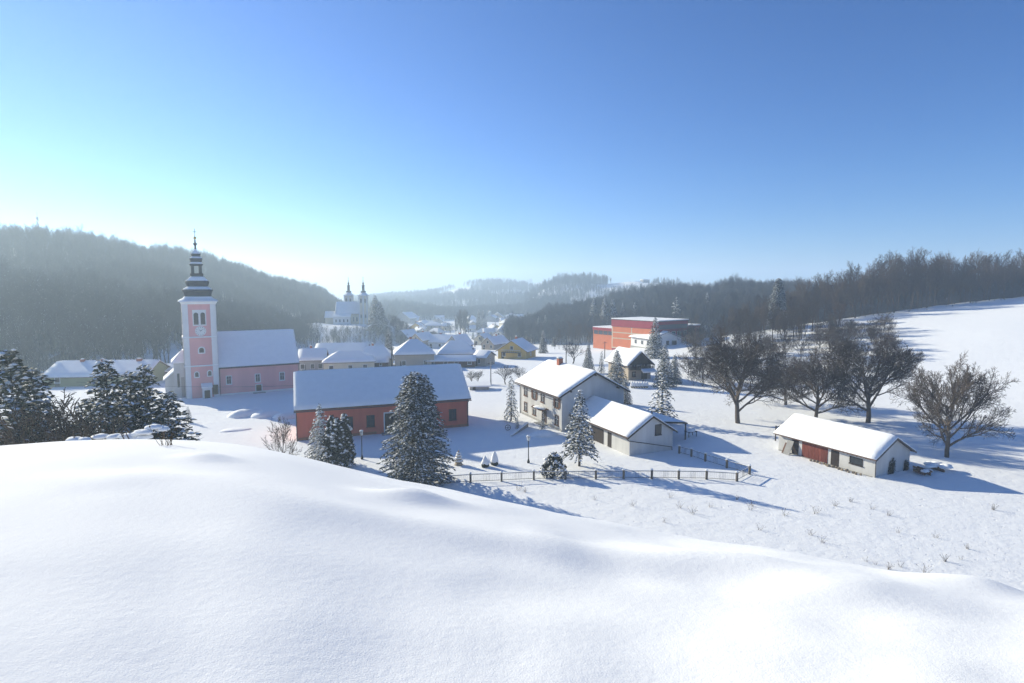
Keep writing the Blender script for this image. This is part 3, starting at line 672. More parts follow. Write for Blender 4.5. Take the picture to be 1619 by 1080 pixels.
# ------------------------------------------------------------------ pink church
def pink_church():
    a = at(346, 625.5); b = at(474, 615); yaw, L = between(a, b, 0); z = min(a.z, b.z); loc = Vector((a.x, a.y, a.z - .05))
    B = Bld('parish_church', 'pink church with white corner strips, clock tower and dark tiered spire', loc, yaw, L, 10.5, 'church')
    hw, hr = 6.1, 12.6
    B.walls(hw, hr, 'x', PINK, x0=-1.0)
    r_ = B.roof(hw, hr, 'x', TILE, over=.45, end=.05, x0=-1.0, snow=.2, seed=3)
    g = MB(); B.fbox(g, 'f', 0.2, L, hw - .42, hw - .2, .0, .12); B.part('eave_moulding', FRAMEW, g)
    g = MB(); g.tube([(.1, -.52, hw - .3), (L + .1, -.52, hw - .3)], .08, 6); B.part('gutter', GUTTER, g)
    for x in (.35, L - .1):
        g = MB(); g.tube([(x, -.5, hw - .32), (x, -.12, hw - .8), (x, -.12, -.2)], .06, 6); B.part('downpipe', GUTTER, g)
    k = L / 446.0                                    # pixel-free: positions along the nave in proportion
    for q in (56, 210, 346): B.window('f', q * k, 2.35, .8, 1.55, FRAMEW, PANE, trim=.16)
    B.door('f', 214 * k, 1.05, 1.75, DARKWOOD, WHITE, z=-.1)
    g = MB(); g.box(214 * k - 1.2, 214 * k + 1.2, -1.2, -.02, -1, .08); B.part('step', CONCRETE, g)
    g = MB(); g.box(0, L * .95, -.16, -.005, -1.5, .35); B.part('plinth', WHITE, g)
    # tower
    W = 5.8; x1 = 0.05; x0 = x1 - W; y0 = -0.85; y1 = y0 + W; top = 18.9; cx = (x0 + x1) / 2; cyy = (y0 + y1) / 2
    t = MB(); t.box(x0, x1, y0, y1, -2, top); T = B.part('tower', PINK, t)
    def tbox(face, a0, a1, z0, z1, o0, o1, mb):
        if face == 'f': mb.box(x0 + a0, x0 + a1, y0 - o1, y0 - o0, z0, z1)
        elif face == 'l': mb.box(x0 - o1, x0 - o0, y1 - a1, y1 - a0, z0, z1)
        elif face == 'r': mb.box(x1 + o0, x1 + o1, y0 + a0, y0 + a1, z0, z1)
        elif face == 'b': mb.box(x1 - a1, x1 - a0, y1 + o0, y1 + o1, z0, z1)
    for f in 'frlb':
        for lo, hi in ((0, .95), (W - .95, W)):
            e = 0.0 if f in 'fb' else 0.0
            m_ = MB(); tbox(f, lo if lo else -.1, hi if lo == 0 else W + .1, -1.5, top - .02, .004, .1, m_); m_.build('corner_strip', WHITE, T)
        for zz in (6.4, 12.2):
            m_ = MB(); tbox(f, -.16, W + .16, zz, zz + .16, .101, .24, m_); m_.build('string_course', WHITE, T)
            m_ = MB(); tbox(f, -.14, W + .14, zz + .161, zz + .26, .0, .2, m_); m_.build('snow', SNOW, T)
    def arched(face, a, z, w, h, tr=.2, par=None, name='window'):
        n = 8; mb = MB(); arc = [(a + math.cos(math.pi * i / n) * w / 2, z + h - w / 2 + math.sin(math.pi * i / n) * w / 2) for i in range(n + 1)]
        out = [(a + w / 2, z)] + arc + [(a - w / 2, z)]
        big = [(a + w / 2 + tr, z - tr)] + [(a + math.cos(math.pi * i / n) * (w / 2 + tr), z + h - w / 2 + math.sin(math.pi * i / n) * (w / 2 + tr)) for i in range(n + 1)] + [(a - w / 2 - tr, z - tr)]
        def p3(q, o): return (x0 + q[0], y0 - o, q[1]) if face == 'f' else (x0 - o, y1 - q[0], q[1])
        dv = (0, -.07, 0) if face == 'f' else (-.07, 0, 0)
        mb.prism([p3(q, .004) for q in big], dv); fr = mb.build(name, WHITE, T)
        g = MB(); g.prism([p3(q, .075) for q in out], tuple(c * .3 for c in dv)); g.build('pane', PANE, fr)
        return fr
    m_ = MB(); tbox('f', W / 2 - 1.2, W / 2 + 1.2, 14.6, 17.8, .004, .05, m_); m_.build('window_surround', WHITE, T)
    for f in 'fl':
        for s_ in (-1, 1): arched(f, W / 2 + s_ * .6, 14.85, .82, 2.4, .0 if f == 'f' else .15)
    arched('f', W / 2 + .1, 9.2, .85, 1.0, .22); arched('f', W / 2 - .95, 4.35, .6, .95, .2); arched('f', W / 2 + 1.35, 4.45, .6, .95, .2); arched('l', W / 2, 9.2, .8, 1.1, .2)
    # clock
    c = MB(); n = 28; c.prism([(cx + .1 + math.cos(2 * math.pi * i / n) * .98, y0 - .05, 13.55 + math.sin(2 * math.pi * i / n) * .98) for i in range(n)], (0, -.06, 0)); ck = B.part('clock_face', WHITE, c, T)
    for i in range(12):
        tk = MB()
        a = math.pi * i / 6; u, w_ = math.cos(a), math.sin(a)
        tk.prism([(cx + .1 + u * .70 - w_ * .04, y0 - .112, 13.55 + w_ * .70 + u * .04), (cx + .1 + u * .86 - w_ * .04, y0 - .112, 13.55 + w_ * .86 + u * .04), (cx + .1 + u * .86 + w_ * .04, y0 - .112, 13.55 + w_ * .86 - u * .04), (cx + .1 + u * .70 + w_ * .04, y0 - .112, 13.55 + w_ * .70 - u * .04)], (0, -.01, 0)); tk.build('hour_mark', METAL, T)
    for ang, ln in ((2.25, .52), (.62, .78)):
        u, w_ = math.cos(ang), math.sin(ang); h_ = MB()
        h_.prism([(cx + .1 - w_ * .05, y0 - .125, 13.55 + u * .05), (cx + .1 + u * ln, y0 - .125, 13.55 + w_ * ln), (cx + .1 + w_ * .05, y0 - .125, 13.55 - u * .05)], (0, -.02, 0)); h_.build('clock_hand', METAL, T)
    # porch door at the tower foot
    m_ = MB(); m_.box(x0 + 2.75, x0 + 4.45, y0 - 1.1, y0 - .005, -1, 2.15); pc = m_.build('porch', WHITE, T)
    m_ = MB(); m_.box(x0 + 3.1, x0 + 4.1, y0 - 1.14, y0 - 1.101, -.05, 1.65); m_.build('door', DARKWOOD, T)
    m_ = MB(); m_.prism([(x0 + 2.6, y0 - 1.35, 2.16), (x0 + 2.6, y0 - .12, 2.75), (x0 + 2.6, y0 - .12, 3.0), (x0 + 2.6, y0 - 1.35, 2.4)], (2.0, 0, 0)); m_.build('porch_roof', SNOW, T)
    m_ = MB(); m_.box(x0 + 4.6, x0 + 5.65, y0 - .16, y0 - .105, .55, 2.5); m_.build('board', DARKWOOD, T)
    # cornice and spire
    c2 = MB(); o = .42
    c2.add([(x0 - .12, y0 - .12, top), (x1 + .12, y0 - .12, top), (x1 + .12, y1 + .12, top), (x0 - .12, y1 + .12, top), (x0 - o, y0 - o, top + .55), (x1 + o, y0 - o, top + .55), (x1 + o, y1 + o, top + .55), (x0 - o, y1 + o, top + .55)],
           [(0, 3, 2, 1), (4, 5, 6, 7), (0, 1, 5, 4), (1, 2, 6, 5), (2, 3, 7, 6), (3, 0, 4, 7)]); c2.build('cornice', WHITE, T)
    SP = MB(); q2 = math.sqrt(2)
    def tier(mb, prof, ch=0.24):
        """square tier with clipped corners; prof of (half width, z)"""
        n0 = len(mb.v)
        for hwid, zz in prof:
            k = hwid * ch
            for sx, sy in ((1, -1), (1, 1), (-1, 1), (-1, -1)):
                pts = [(hwid - k, -hwid), (hwid, -hwid + k)] if (sx, sy) == (1, -1) else [(hwid, hwid - k), (hwid - k, hwid)] if (sx, sy) == (1, 1) else [(-hwid + k, hwid), (-hwid, hwid - k)] if (sx, sy) == (-1, 1) else [(-hwid, -hwid + k), (-hwid + k, -hwid)]
                for px, py in pts: mb.v.append((cx + px, cyy + py, zz))
        for i in range(len(prof) - 1):
            for j in range(8): mb.f.append((n0 + i * 8 + j, n0 + i * 8 + (j + 1) % 8, n0 + (i + 1) * 8 + (j + 1) % 8, n0 + (i + 1) * 8 + j))
        mb.f.append(tuple(n0 + j for j in reversed(range(8)))); mb.f.append(tuple(n0 + (len(prof) - 1) * 8 + j for j in range(8)))
    z = top + .55; u = 0.115
    sp_root = B.part('spire', SLATE, (tier(SP, [(19.5 * u, z + .8), (20 * u, z + 1.0), (22 * u, z + 1.9), (23.6 * u, z + 2.1), (23.6 * u, z + 2.3), (18 * u, z + 2.75)]),
        tier(SP, [(15.2 * u, z + 2.85), (16 * u, z + 3.05), (18.4 * u, z + 3.75), (18.4 * u, z + 4.0), (10 * u, z + 4.8)]),
        tier(SP, [(9.5 * u, z + 4.85), (9.5 * u, z + 5.25), (10.2 * u, z + 5.4), (10.2 * u, z + 5.6)]),
        tier(SP, [(8.6 * u, z + 7.15), (10.4 * u, z + 7.3), (10.4 * u, z + 7.5), (8 * u, z + 7.7)]),
        tier(SP, [(7.4 * u, z + 7.72), (8 * u, z + 7.9), (9.8 * u, z + 8.45), (9.8 * u, z + 8.6), (6.4 * u, z + 8.85)]),
        tier(SP, [(5.8 * u, z + 8.87), (7.3 * u, z + 9.35), (7.3 * u, z + 9.5), (3.6 * u, z + 9.9), (1.7 * u, z + 10.4), (1.4 * u, z + 11.2)]), SP)[-1], T)
    for sx, sy in ((1, 1), (1, -1), (-1, 1), (-1, -1)):
        p_ = MB(); w = 8.2 * u; k = .33; p_.box(*sorted((cx + sx * w, cx + sx * (w - k * 1.6))), *sorted((cyy + sy * w, cyy + sy * (w - k * 1.6))), z + 5.6, z + 7.16); p_.build('lantern_post', SLATE, T)
    s2 = MB()
    tier(s2, [(31 * u, z + .02), (29.5 * u, z + .22), (23 * u, z + .62), (20.4 * u, z + .98)], .16)
    tier(s2, [(22.6 * u, z + 2.31), (21.8 * u, z + 2.5), (17 * u, z + 2.9), (15.6 * u, z + 2.98)])
    tier(s2, [(17.6 * u, z + 4.01), (16.5 * u, z + 4.22), (11 * u, z + 4.88), (9.2 * u, z + 5.0)])
    tier(s2, [(9.9 * u, z + 7.51), (9.2 * u, z + 7.72), (7.6 * u, z + 7.9)]); tier(s2, [(9.2 * u, z + 8.61), (8.6 * u, z + 8.78), (6.2 * u, z + 9.0)]); tier(s2, [(6.9 * u, z + 9.51), (6.2 * u, z + 9.68), (3.6 * u, z + 10.02), (2.0 * u, z + 10.45)])
    s2.build('spire_snow', SNOW, T)
    f = MB(); f.lathe([(.15, z + 11.1), (.22, z + 11.25), (.38, z + 11.5), (.38, z + 11.65), (.16, z + 11.75), (.13, z + 12.3), (.1, z + 12.45)], 10, cx, cyy); f.build('finial', SLATE, T)
    f = MB(); f.lathe([(.05, z + 12.4), (.22, z + 12.52), (.29, z + 12.72), (.22, z + 12.92), (.05, z + 13.0)], 12, cx, cyy); f.build('ball', GOLD, T)
    f = MB(); f.box(cx - .045, cx + .045, cyy - .045, cyy + .045, z + 12.95, z + 14.6); f.box(cx - .3, cx + .3, cyy - .04, cyy + .04, z + 13.9, z + 14.0); f.build('cross', METAL, T)
    # low chapel on the sunny side of the tower
    W2 = 4.2; xa, xb = x0 - 2.0, x0 - .12; ya, yb = y0 + 2.2, y0 + 9.5
    m_ = MB(); m_.box(xa, xb, ya, yb, -2, 7.1); ch = B.part('side_chapel', GREYWHITE, m_)
    m_ = MB(); m_.prism([(xa - .4, ya - .4, 7.15), (xb, ya - .4, 7.15), (xb, ya + 2.5, 9.3), (xa + 1.5, ya + 2.5, 9.3)], (0, 0, .12))
    m_.add([(xa - .4, ya - .4, 7.12), (xb, ya - .4, 7.12), (xb, yb, 7.12), (xa - .4, yb, 7.12), (xb, ya + 2.3, 9.5), (xb, yb - 2, 9.5)], [(0, 1, 4), (0, 4, 5, 3), (2, 3, 5), (0, 3, 2, 1), (1, 2, 5, 4)]); m_.build('chapel_roof', SNOW, ch)
    for yy in (ya + .8,):
        g = MB(); g.box(xa + .55, xa + .95, ya - .04, ya + .05, 2.2, 5.0); g.build('window', PANE, ch)
    g = MB(); g.box(xa + 1.2, xa + 1.8, ya - .05, ya + .05, .2, 4.2); g.build('door', STONEGREY, ch)
    m_ = MB(); m_.prism([(xa - 1.6, ya + 1.0, -2), (xa - .01, ya + 1.0, -2), (xa - .01, ya + 1.0, 5.2), (xa - 1.6, ya + 1.0, 3.6)], (0, 4.5, 0)); an = B.part('annex', GREYWHITE, m_)
    m_ = MB(); m_.prism([(xa - 1.9, ya + .7, 3.5), (xa - .01, ya + .7, 5.25), (xa - .01, ya + .7, 5.55), (xa - 1.9, ya + .7, 3.8)], (0, 5, 0)); m_.build('annex_roof', SNOW, an)
pink_church()

# ------------------------------------------------------------------ long red house
def red_house():
    a = at(469.6, 697); b = at(739, 668); yaw, L = R(20.3), 25.6; loc = Vector((a.x, a.y, min(a.z, b.z)))
    B = Bld('long_red_house', 'long low red house with dark windows under a steep snow-covered roof', loc, yaw, L, 11.0); hw, hr = 4.95, 9.0
    B.walls(hw, hr, 'x', RED)
    B.roof(hw, hr, 'x', TILE, over=.75, end=.28, snow=.24, seed=11, th=.16)
    g = MB(); B.fbox(g, 'f', -.25, L + .25, hw - .42, hw - .12, .004, .3); B.part('eave_board', WHITE, g)
    g = MB(); g.tube([(-.3, -.86, hw - .62), (L + .3, -.86, hw - .62)], .08, 6); B.part('gutter', GUTTER, g)
    for x in (.02, L - .12):
        g = MB(); g.tube([(x, -.84, hw - .66), (x, -.1, hw - 1.1), (x, -.1, -.3)], .07, 6); B.part('downpipe', GUTTER, g)
    k = L / 1095.0
    g = MB(); B.fbox(g, 'f', 0, 480 * k, -1.5, .38, .004, .09); B.fbox(g, 'f', 640 * k, L, -1.5, .38, .004, .09); B.part('plinth', BRICK, g)
    for q in (310, 445, 830, 985): B.window('f', q * k, 1.25, 1.0, 1.6, DARKWOOD, PANE, trim=.1)
    dx = 575 * k; B.door('f', dx, 1.9, 2.9, DARKWOOD, WHITE, z=.15)
    st = MB()
    for i in range(3): st.box(dx - 1.5, dx + 1.5, -1.6 + i * .35, -.1, -.5 + i * .16, -.16 + i * .16 - (-.16 if i else 0) * 0)
    B.part('steps', CONCRETE, st)
    for xx in (2.6, ): B.window('r', 5.5, 5.2, .8, 1.1, FRAMEW)
red_house()

# ------------------------------------------------------------------ grey house with garage wing and lean-to
def grey_house():
    yaw = R(24); a = at(888, 683); W, D, hw, hr = 11.3, 15.0, 5.8, 8.8
    B = Bld('grey_house', 'two-storey pale grey house with brown window shutters and red brick chimney', Vector((a.x, a.y, a.z)), yaw, W, D)
    B.walls(hw, hr, 'y', GREYWHITE)
    B.roof(hw, hr, 'y', TILE, over=.85, end=.6, snow=.26, seed=5)
    # bargeboards and purlin ends under the gable
    for sg in (0, 1):
        m_ = MB(); x0, x1 = (-.85, W / 2) if not sg else (W + .85, W / 2); s_ = (hr - hw) / (W / 2); z0 = hw - .85 * s_
        m_.prism([(x0, -.63, z0 - .12), (x1, -.63, hr - .12), (x1, -.63, hr + .12), (x0, -.63, z0 + .12)], (0, .05, 0)); B.part('bargeboard', DARKWOOD, m_)
    for q in (.12, .5, .88):
        zz = hw + (hr - hw) * (1 - abs(q - .5) * 2) - .3; m_ = MB(); m_.box(W * q - .09, W * q + .09, -.6, -.005, zz - .12, zz + .08); B.part('purlin_end', DARKWOOD, m_)
    m_ = MB(); m_.tube([(-.98, -.6, hw - .52), (-.98, D + .6, hw - .52)], .08, 6); B.part('gutter', GUTTER, m_)
    m_ = MB(); m_.tube([(-.95, D - .1, hw - .55), (-.1, D - .1, hw - 1.0), (-.1, D - .1, 0)], .06, 6); B.part('downpipe', GUTTER, m_)
    B.chimney(W * .46, 10.2, 8.0, 9.9, .78); 
    # left (sunny) wall: along a runs from the back to the front
    def lw(y): return D - y
    for y in (1.55, 6.4, 9.4, 12.8): B.window('l', lw(y), 3.5, 1.1, 1.45, BROWNWOOD, PANE, trim=.13, shutters=BROWNWOOD if y in (1.55, 9.4) else None)
    for y in (1.55, 9.4, 12.8): B.window('l', lw(y), .8, 1.05, 1.4, BROWNWOOD, PANE, trim=.13)
    B.door('l', lw(5.8), 1.3, 2.15, DARKWOOD, BROWNWOOD)
    m_ = MB(); m_.box(-1.5, -.003, 4.3, 7.6, 2.55, 2.7); cn = B.part('canopy', BROWNWOOD, m_); blob(q := MB(), (-.75, 5.95, 2.7), .78, 1.7, .2, 3, 14); q.build('snow', SNOW, cn, True)
    m_ = MB(); m_.box(-1.2, -.003, 4.6, 7.2, -.6, .12); B.part('doorstep', CONCRETE, m_)
    m_ = MB(); B.fbox(m_, 'l', .02, D, -1, .3, .004, .06); B.part('plinth', CONCRETE, m_)
    B.window('f', 6.6, 3.35, 1.0, .72, FRAMEW, PANE, trim=.16, bars=False)
    m_ = MB(); m_.box(2.9, 3.05, -.07, -.003, .4, 3.1); B.part('pipe', GUTTER, m_)
    # garage wing
    c = at(995, 721); W2, D2, h2, r2 = 7.0, 14.6, 2.75, 4.9
    G = Bld('garage_wing', 'single-storey grey garage wing with a low gable joined to the house', Vector((c.x, c.y, c.z)), yaw, W2, D2, 'garage')
    G.walls(h2, r2, 'y', GREYWHITE); G.roof(h2, r2, 'y', TILE, over=.55, end=.35, snow=.24, seed=8)
    for sg in (0, 1):
        m_ = MB(); x0 = -.55 if not sg else W2 + .55; s_ = (r2 - h2) / (W2 / 2); z0 = h2 - .55 * s_
        m_.prism([(x0, -.38, z0 - .1), (W2 / 2, -.38, r2 - .1), (W2 / 2, -.38, r2 + .1), (x0, -.38, z0 + .1)], (0, .05, 0)); G.part('bargeboard', DARKWOOD, m_)
    m_ = MB(); B2 = G; m_.tube([(-.66, -.35, h2 - .32), (-.66, D2, h2 - .32)], .07, 6); G.part('gutter', GUTTER, m_)
    m_ = MB(); m_.tube([(-.66, -.3, h2 - .35), (-.1, -.1, h2 - .75), (W2 - .15, -.1, .45), (W2 - .12, -.1, -.1)], .05, 6); G.part('downpipe', GUTTER, m_)
    G.window('f', 4.55, 2.35, .95, 1.35, DARKWOOD, PANE, trim=.05, bars=False)
    G.door('l', D2 - 4.6, .95, 2.05, DARKWOOD); 
    m_ = MB(); G.fbox(m_, 'l', D2 - 9.3, D2 - 6.1, 0, 2.35, -.05, .03); gd = G.part('garage_door', BROWNWOOD, m_)
    for i in range(9):
        b_ = MB(); G.fbox(b_, 'l', D2 - 9.28 + i * .355, D2 - 9.28 + i * .355 + .325, .03, 2.32, .031, .055); b_.build('board', DARKWOOD, gd)
    # lean-to roof on posts beyond the wing
    Lr = Bld('lean_to_shed', 'open lean-to with a flat snow roof on posts behind the garage wing', Vector((c.x, c.y, c.z)), yaw, 5.2, 12.5, 'shed')
    ex = W2 + .75; m_ = MB(); m_.prism([(ex, 3.2, 2.9), (ex + 4.6, 3.2, 2.35), (ex + 4.6, 3.2, 2.5), (ex, 3.2, 3.05)], (0, 13.5, 0)); rf = Lr.part('roof', DARKWOOD, m_)
    sn = MB(); nx, ny = 7, 18
    for j in range(ny + 1):
        for i in range(nx + 1):
            q, t = i / nx, j / ny; k = min(1, min(q, 1 - q) * 4.6 / .3 + .15, min(t, 1 - t) * 13.5 / .3 + .15)
            sn.v.append((ex + .03 + 4.54 * q, 3.23 + 13.44 * t, 3.055 - .55 * q + .24 * k ** .5))
    for j in range(ny):
        for i in range(nx): a_ = j * (nx + 1) + i; sn.f.append((a_, a_ + 1, a_ + nx + 2, a_ + nx + 1))
    sn.build('snow', SNOW, rf, True)
    for xx, yy in ((4.4, 3.4), (4.4, 7.5), (4.4, 11.6), (4.4, 16.2), (.2, 3.4)):
        m_ = MB(); m_.box(ex + xx - .07, ex + xx + .07, yy - .07, yy + .07, -.6, 2.9 - xx * .12); Lr.part('post', DARKWOOD, m_)
    m_ = MB(); m_.box(ex + .1, ex + 4.3, 9.5, 16.3, -.6, 2.3); Lr.part('back_store', BRICK, m_)
    m_ = MB(); m_.tube([(ex + .8, 6.5, 2.8), (ex + .8, 6.5, 4.0)], .09, 8); Lr.part('stove_pipe', METAL, m_)
    # snow-topped trestle table outside
    t = at(1092, 690); e = empty('trestle_table', t, yaw, 'small dark table capped with thick snow beside the lean-to', 'table')
    m_ = MB(); m_.box(-.8, .8, -.5, .5, .72, .8); m_.build('table_top', DARKWOOD, e); blob(q := MB(), (0, 0, .8), .85, .55, .3, 2, 12); q.build('snow', SNOW, e, True)
    for sx in (-.7, .7):
        for sy in (-.4, .4): m_ = MB(); m_.box(sx - .04, sx + .04, sy - .04, sy + .04, -.3, .72); m_.build('leg', DARKWOOD, e)
grey_house()

# ------------------------------------------------------------------ barn on the right
def barn():
    a = at(1383, 755); yaw = R(26); W, D, hw, hr = 6.6, 12.9, 2.5, 4.3
    B = Bld('field_barn', 'long white rendered barn with red plank double doors in the field', Vector((a.x, a.y, a.z - .1)), yaw, W, D, 'barn')
    B.walls(hw, hr, 'y', GREYWHITE); B.roof(hw, hr, 'y', TILE, over=.6, end=.4, snow=.3, seed=21, th=.12)
    for sg in (0, 1):
        m_ = MB(); x0 = -.6 if not sg else W + .6; s_ = (hr - hw) / (W / 2); z0 = hw - .6 * s_
        m_.prism([(x0, -.44, z0 - .08), (W / 2, -.44, hr - .08), (W / 2, -.44, hr + .1), (x0, -.44, z0 + .1)], (0, .05, 0)); B.part('bargeboard', GUTTER, m_)
    m_ = MB(); B.fbox(m_, 'l', .1, D - .1, hw - .32, hw - .12, .004, .16); B.part('eave_board', BROWNWOOD, m_)
    for i in range(24): m_ = MB(); yy = .3 + i * (D - .6) / 23; m_.box(-.58, -.17, yy - .05, yy + .05, hw - .36, hw - .24); B.part('rafter_end', BROWNWOOD, m_)
    k = D / 860.0
    def lf(px): return D - (px) * k                      # px measured from the near corner
    def la(px): return D - px * k
    B.window('l', la(150), 1.02, 1.45, .75, DARKWOOD, PANE, trim=.06, bars=False)
    B.door('l', la(325), 1.05, 2.05, DARKWOOD); B.door('l', la(690), .98, 2.0, DARKWOOD)
    m_ = MB(); B.fbox(m_, 'l', la(625), la(388), .0, 2.2, -.06, .01); gd = B.part('double_door', REDWOOD, m_)
    n = 18; a0 = la(625); w = (la(388) - a0)
    for i in range(n):
        gap = .03 if i != n // 2 else .06; m_ = MB(); B.fbox(m_, 'l', a0 + w * i / n + gap / 2, a0 + w * (i + 1) / n - gap / 2, .02, 2.18 - .03 * ((i * 7) % 3), .011, .04 + .008 * ((i * 5) % 3)); m_.build('plank', REDWOOD, gd)
    m_ = MB(); B.fbox(m_, 'l', a0 - .1, a0 + w + .1, 2.2, 2.34, .004, .08); B.part('lintel', DARKWOOD, m_)
    m_ = MB(); m_.tube([(-.08, -.08, hw - .5), (-.08, -.08, -.3)], .05, 6); B.part('downpipe', GUTTER, m_)
    m_ = MB(); B.fbox(m_, 'l', .2, D - .2, -.6, .12, .004, .3); B.part('footing', CONCRETE, m_)
    # dead creepers climbing the shaded gable
    for sx, hgt, sd in ((2.6, 1.7, 1), (3.2, 2.0, 2), (5.7, 1.5, 3), (6.0, 1.1, 4)):
        rr = random.Random(sd); cr = MB()
        for i in range(7):
            p = Vector((sx + rr.uniform(-.25, .25), -.03, -.2)); pts = [p]
            for j in range(5): p = p + Vector((rr.uniform(-.1, .1), 0, hgt * rr.uniform(.12, .26))); p.y = -.03 - rr.uniform(0, .05); pts.append(p.copy())
            cr.tube(pts, [.03, .028, .022, .018, .014, .01], 3, cap=False)
            for q in pts[1:]:
                for _ in range(5): cr.octa(q + Vector((rr.uniform(-.16, .16), -rr.uniform(0.02, .08), rr.uniform(-.14, .14))), .05, .03, .06)
        B.part('creeper', NEEDLE_DARK, cr)
    # things about the barn
    p = at(1226, 697); e = empty('corner_post', p, yaw, 'thin dark post standing at the far corner of the barn', 'post'); m_ = MB(); m_.box(-.06, .06, -.06, .06, -.5, 2.2); m_.build('post', DARKWOOD, e); m_ = MB(); m_.box(-.05, 2.4, -.04, .04, 2.0, 2.08); m_.build('rail', DARKWOOD, e)
    q = Matrix.Rotation(yaw, 4, 'Z'); off = Vector((a.x, a.y, 0))
    def loc_(x, y, dz=0): w_ = off + q @ Vector((x, y, 0)); return Vector((w_.x, w_.y, h1(w_.x, w_.y) + dz))
    e = empty('leaning_board', loc_(-.75, D - 2.0), yaw, 'weathered grey board leaning on the barn wall', 'board'); m_ = MB(); m_.prism([(-.45, -.5, -.1), (.5, -.5, 1.75), (.56, -.5, 1.72), (-.38, -.5, -.1)], (0, .9, 0)); m_.build('board', CONCRETE, e); m_ = MB(); m_.prism([(-.2, .5, -.1), (.55, .5, 1.3), (.6, .5, 1.28), (-.13, .5, -.1)], (0, .3, 0)); m_.build('plank', BROWNWOOD, e)
    rr = random.Random(4)
    for i in range(16):
        yy = 1.2 + i * .42; mb = MB(); blob(mb, (0, 0, .06), rr.uniform(.12, .26), rr.uniform(.12, .25), rr.uniform(.12, .24), i, 7, 5, .25, False); o = mb.build('rubble_stone', mat('rubble', (.30, .24, .17), .95, .4, 3.0, snow=.12), None); o.location = loc_(-.62 - rr.uniform(0, .35), yy, .02)
        tagp(o, 'rough brown stone lying along the foot of the barn wall', 'stone', 'stones along the barn wall')
    e = empty('log_pile', loc_(W + .9, -1.6), yaw, 'heap of logs and planks under lumpy snow beside the barn gable', 'wood pile')
    for i in range(11):
        m_ = MB(); x = rr.uniform(-2.4, 2.2); z = .15 + .18 * (i % 3); m_.tube([(x - .4, rr.uniform(-1.1, -.4), z), (x + rr.uniform(-.4, .6), rr.uniform(.4, 1.2), z + rr.uniform(-.05, .15))], rr.uniform(.09, .16), 7); m_.build('log', BROWNWOOD, e)
    for i in range(9): mb = MB(); blob(mb, (rr.uniform(-2.4, 2.3), rr.uniform(-.9, .9), .5 + rr.uniform(-.15, .1)), rr.uniform(.5, .95), rr.uniform(.4, .7), rr.uniform(.25, .4), i + 40, 12, 7); mb.build('snow', SNOW, e, True)
barn()
# ------------------------------------------------------------------ village houses
def vh(u0, u1, v_ridge, v_eave, v_base, kind, wall, label, yaw=0.0, D=9.0, name='village_house', win=2, chim=True, roofm=TILE, snow=.3, hipk=.45, storey=1, over=.45, extra=None, Y=None):
    """village house from its base row in the picture; kind: 'eave' (eave towards us), 'gable' (gable towards us), 'hip'"""
    um = (u0 + u1) / 2; c = along(um, Y) if Y else at(um, v_base, rmin=60)
    k = c.y / FPX; W = max(4.0, (u1 - u0) * k / max(.55, abs(math.cos(R(yaw) - phi_of(um) * 0))))
    z = lambda v, y: CAM_Z + ray(um, v)[2] / ray(um, v)[1] * y - c.z
    hw = max(1.8, z(v_eave, c.y)); hr = max(hw + 1.2, z(v_ridge, c.y + (D / 2 if kind != 'gable' else 0)))
    y_ = R(yaw); loc = Vector((c.x - math.cos(y_) * W / 2, c.y - math.sin(y_) * W / 2, c.z))
    B = Bld(name, label, loc, y_, W, D)
    ax = 'y' if kind == 'gable' else 'x'
    if kind == 'hip': B.walls(hw, hw, 'n', wall); r_ = B.roof(hw, hr, 'x', roofm, over=over, end=over, snow=snow, hip=W * hipk, seed=u0, res=1.2)
    else: B.walls(hw, hr, ax, wall); r_ = B.roof(hw, hr, ax, roofm, over=over, end=.4, snow=snow, seed=u0, res=1.2)
    st = 2 if hw > 4.6 else 1
    for f, ln in (('f', W), ('l', D), ('r', D)):
        n = max(1, win if f == 'f' else win - 1)
        for s_ in range(st):
            zz = .9 + s_ * hw / st
            for i in range(n): B.window(f, ln * (i + .5 + (0.12 if n > 1 else 0) * ((i % 2) - .5)) / n, zz, min(1.0, ln * .14), 1.2, FRAMEW, PANE, trim=.1, bars=False)
    if kind == 'gable' and hr - hw > 2.2: B.window('f', W / 2, hw + .25, 1.0, 1.1, FRAMEW, PANE, trim=.1, bars=False)
    B.door('f', W * .12 + .5, .95, 2.0, DARKWOOD, handle=False)
    if chim: B.chimney(W * (.42 if ax == 'x' else .42), D * .62 if ax == 'y' else D * .56, hw, hr + 1.0, .6)
    return B
vh(474, 513, 553, 569.5, 588, 'eave', STONEGREY, 'grey stucco house with white windows at the end of the pink nave', 14, 9, win=3)
vh(497, 577, 544, 562, 574, 'eave', STONEGREY, 'long grey house with broad snow roof below the church knoll', 6, 12, win=5, chim=False)
vh(515, 590, 557, 572.5, 590, 'hip', CREAM, 'cream house with hipped snow roof behind the long red house', 16, 9.5, win=3, chim=False, hipk=.32)
vh(566, 619, 549, 567, 582, 'hip', CREAM, 'hipped snow-roofed house between cream house and wooden pole', 10, 10, win=2, hipk=.30)
vh(591, 613, 572, 577, 583, 'eave', BROWNWOOD, 'low shed with flat snow roof behind the red roof ridge', 8, 5, name='village_shed', win=1, chim=False)
vh(626, 686, 538.5, 560, 582, 'hip', BEIGE, 'beige house with steep pyramid snow roof and red chimney', 12, 11, win=2, hipk=.44)
vh(694, 750, 540.5, 559.5, 575, 'hip', STONEGREY, 'broad house with steep hipped snow roof above a long shed', 4, 12, win=3, hipk=.34, chim=False)
vh(675, 751, 564, 574.5, 581, 'eave', BROWNWOOD, 'long low shed with pale ribbed snow roof behind the red house', 3, 5, name='village_shed', win=4, chim=False, snow=.18)
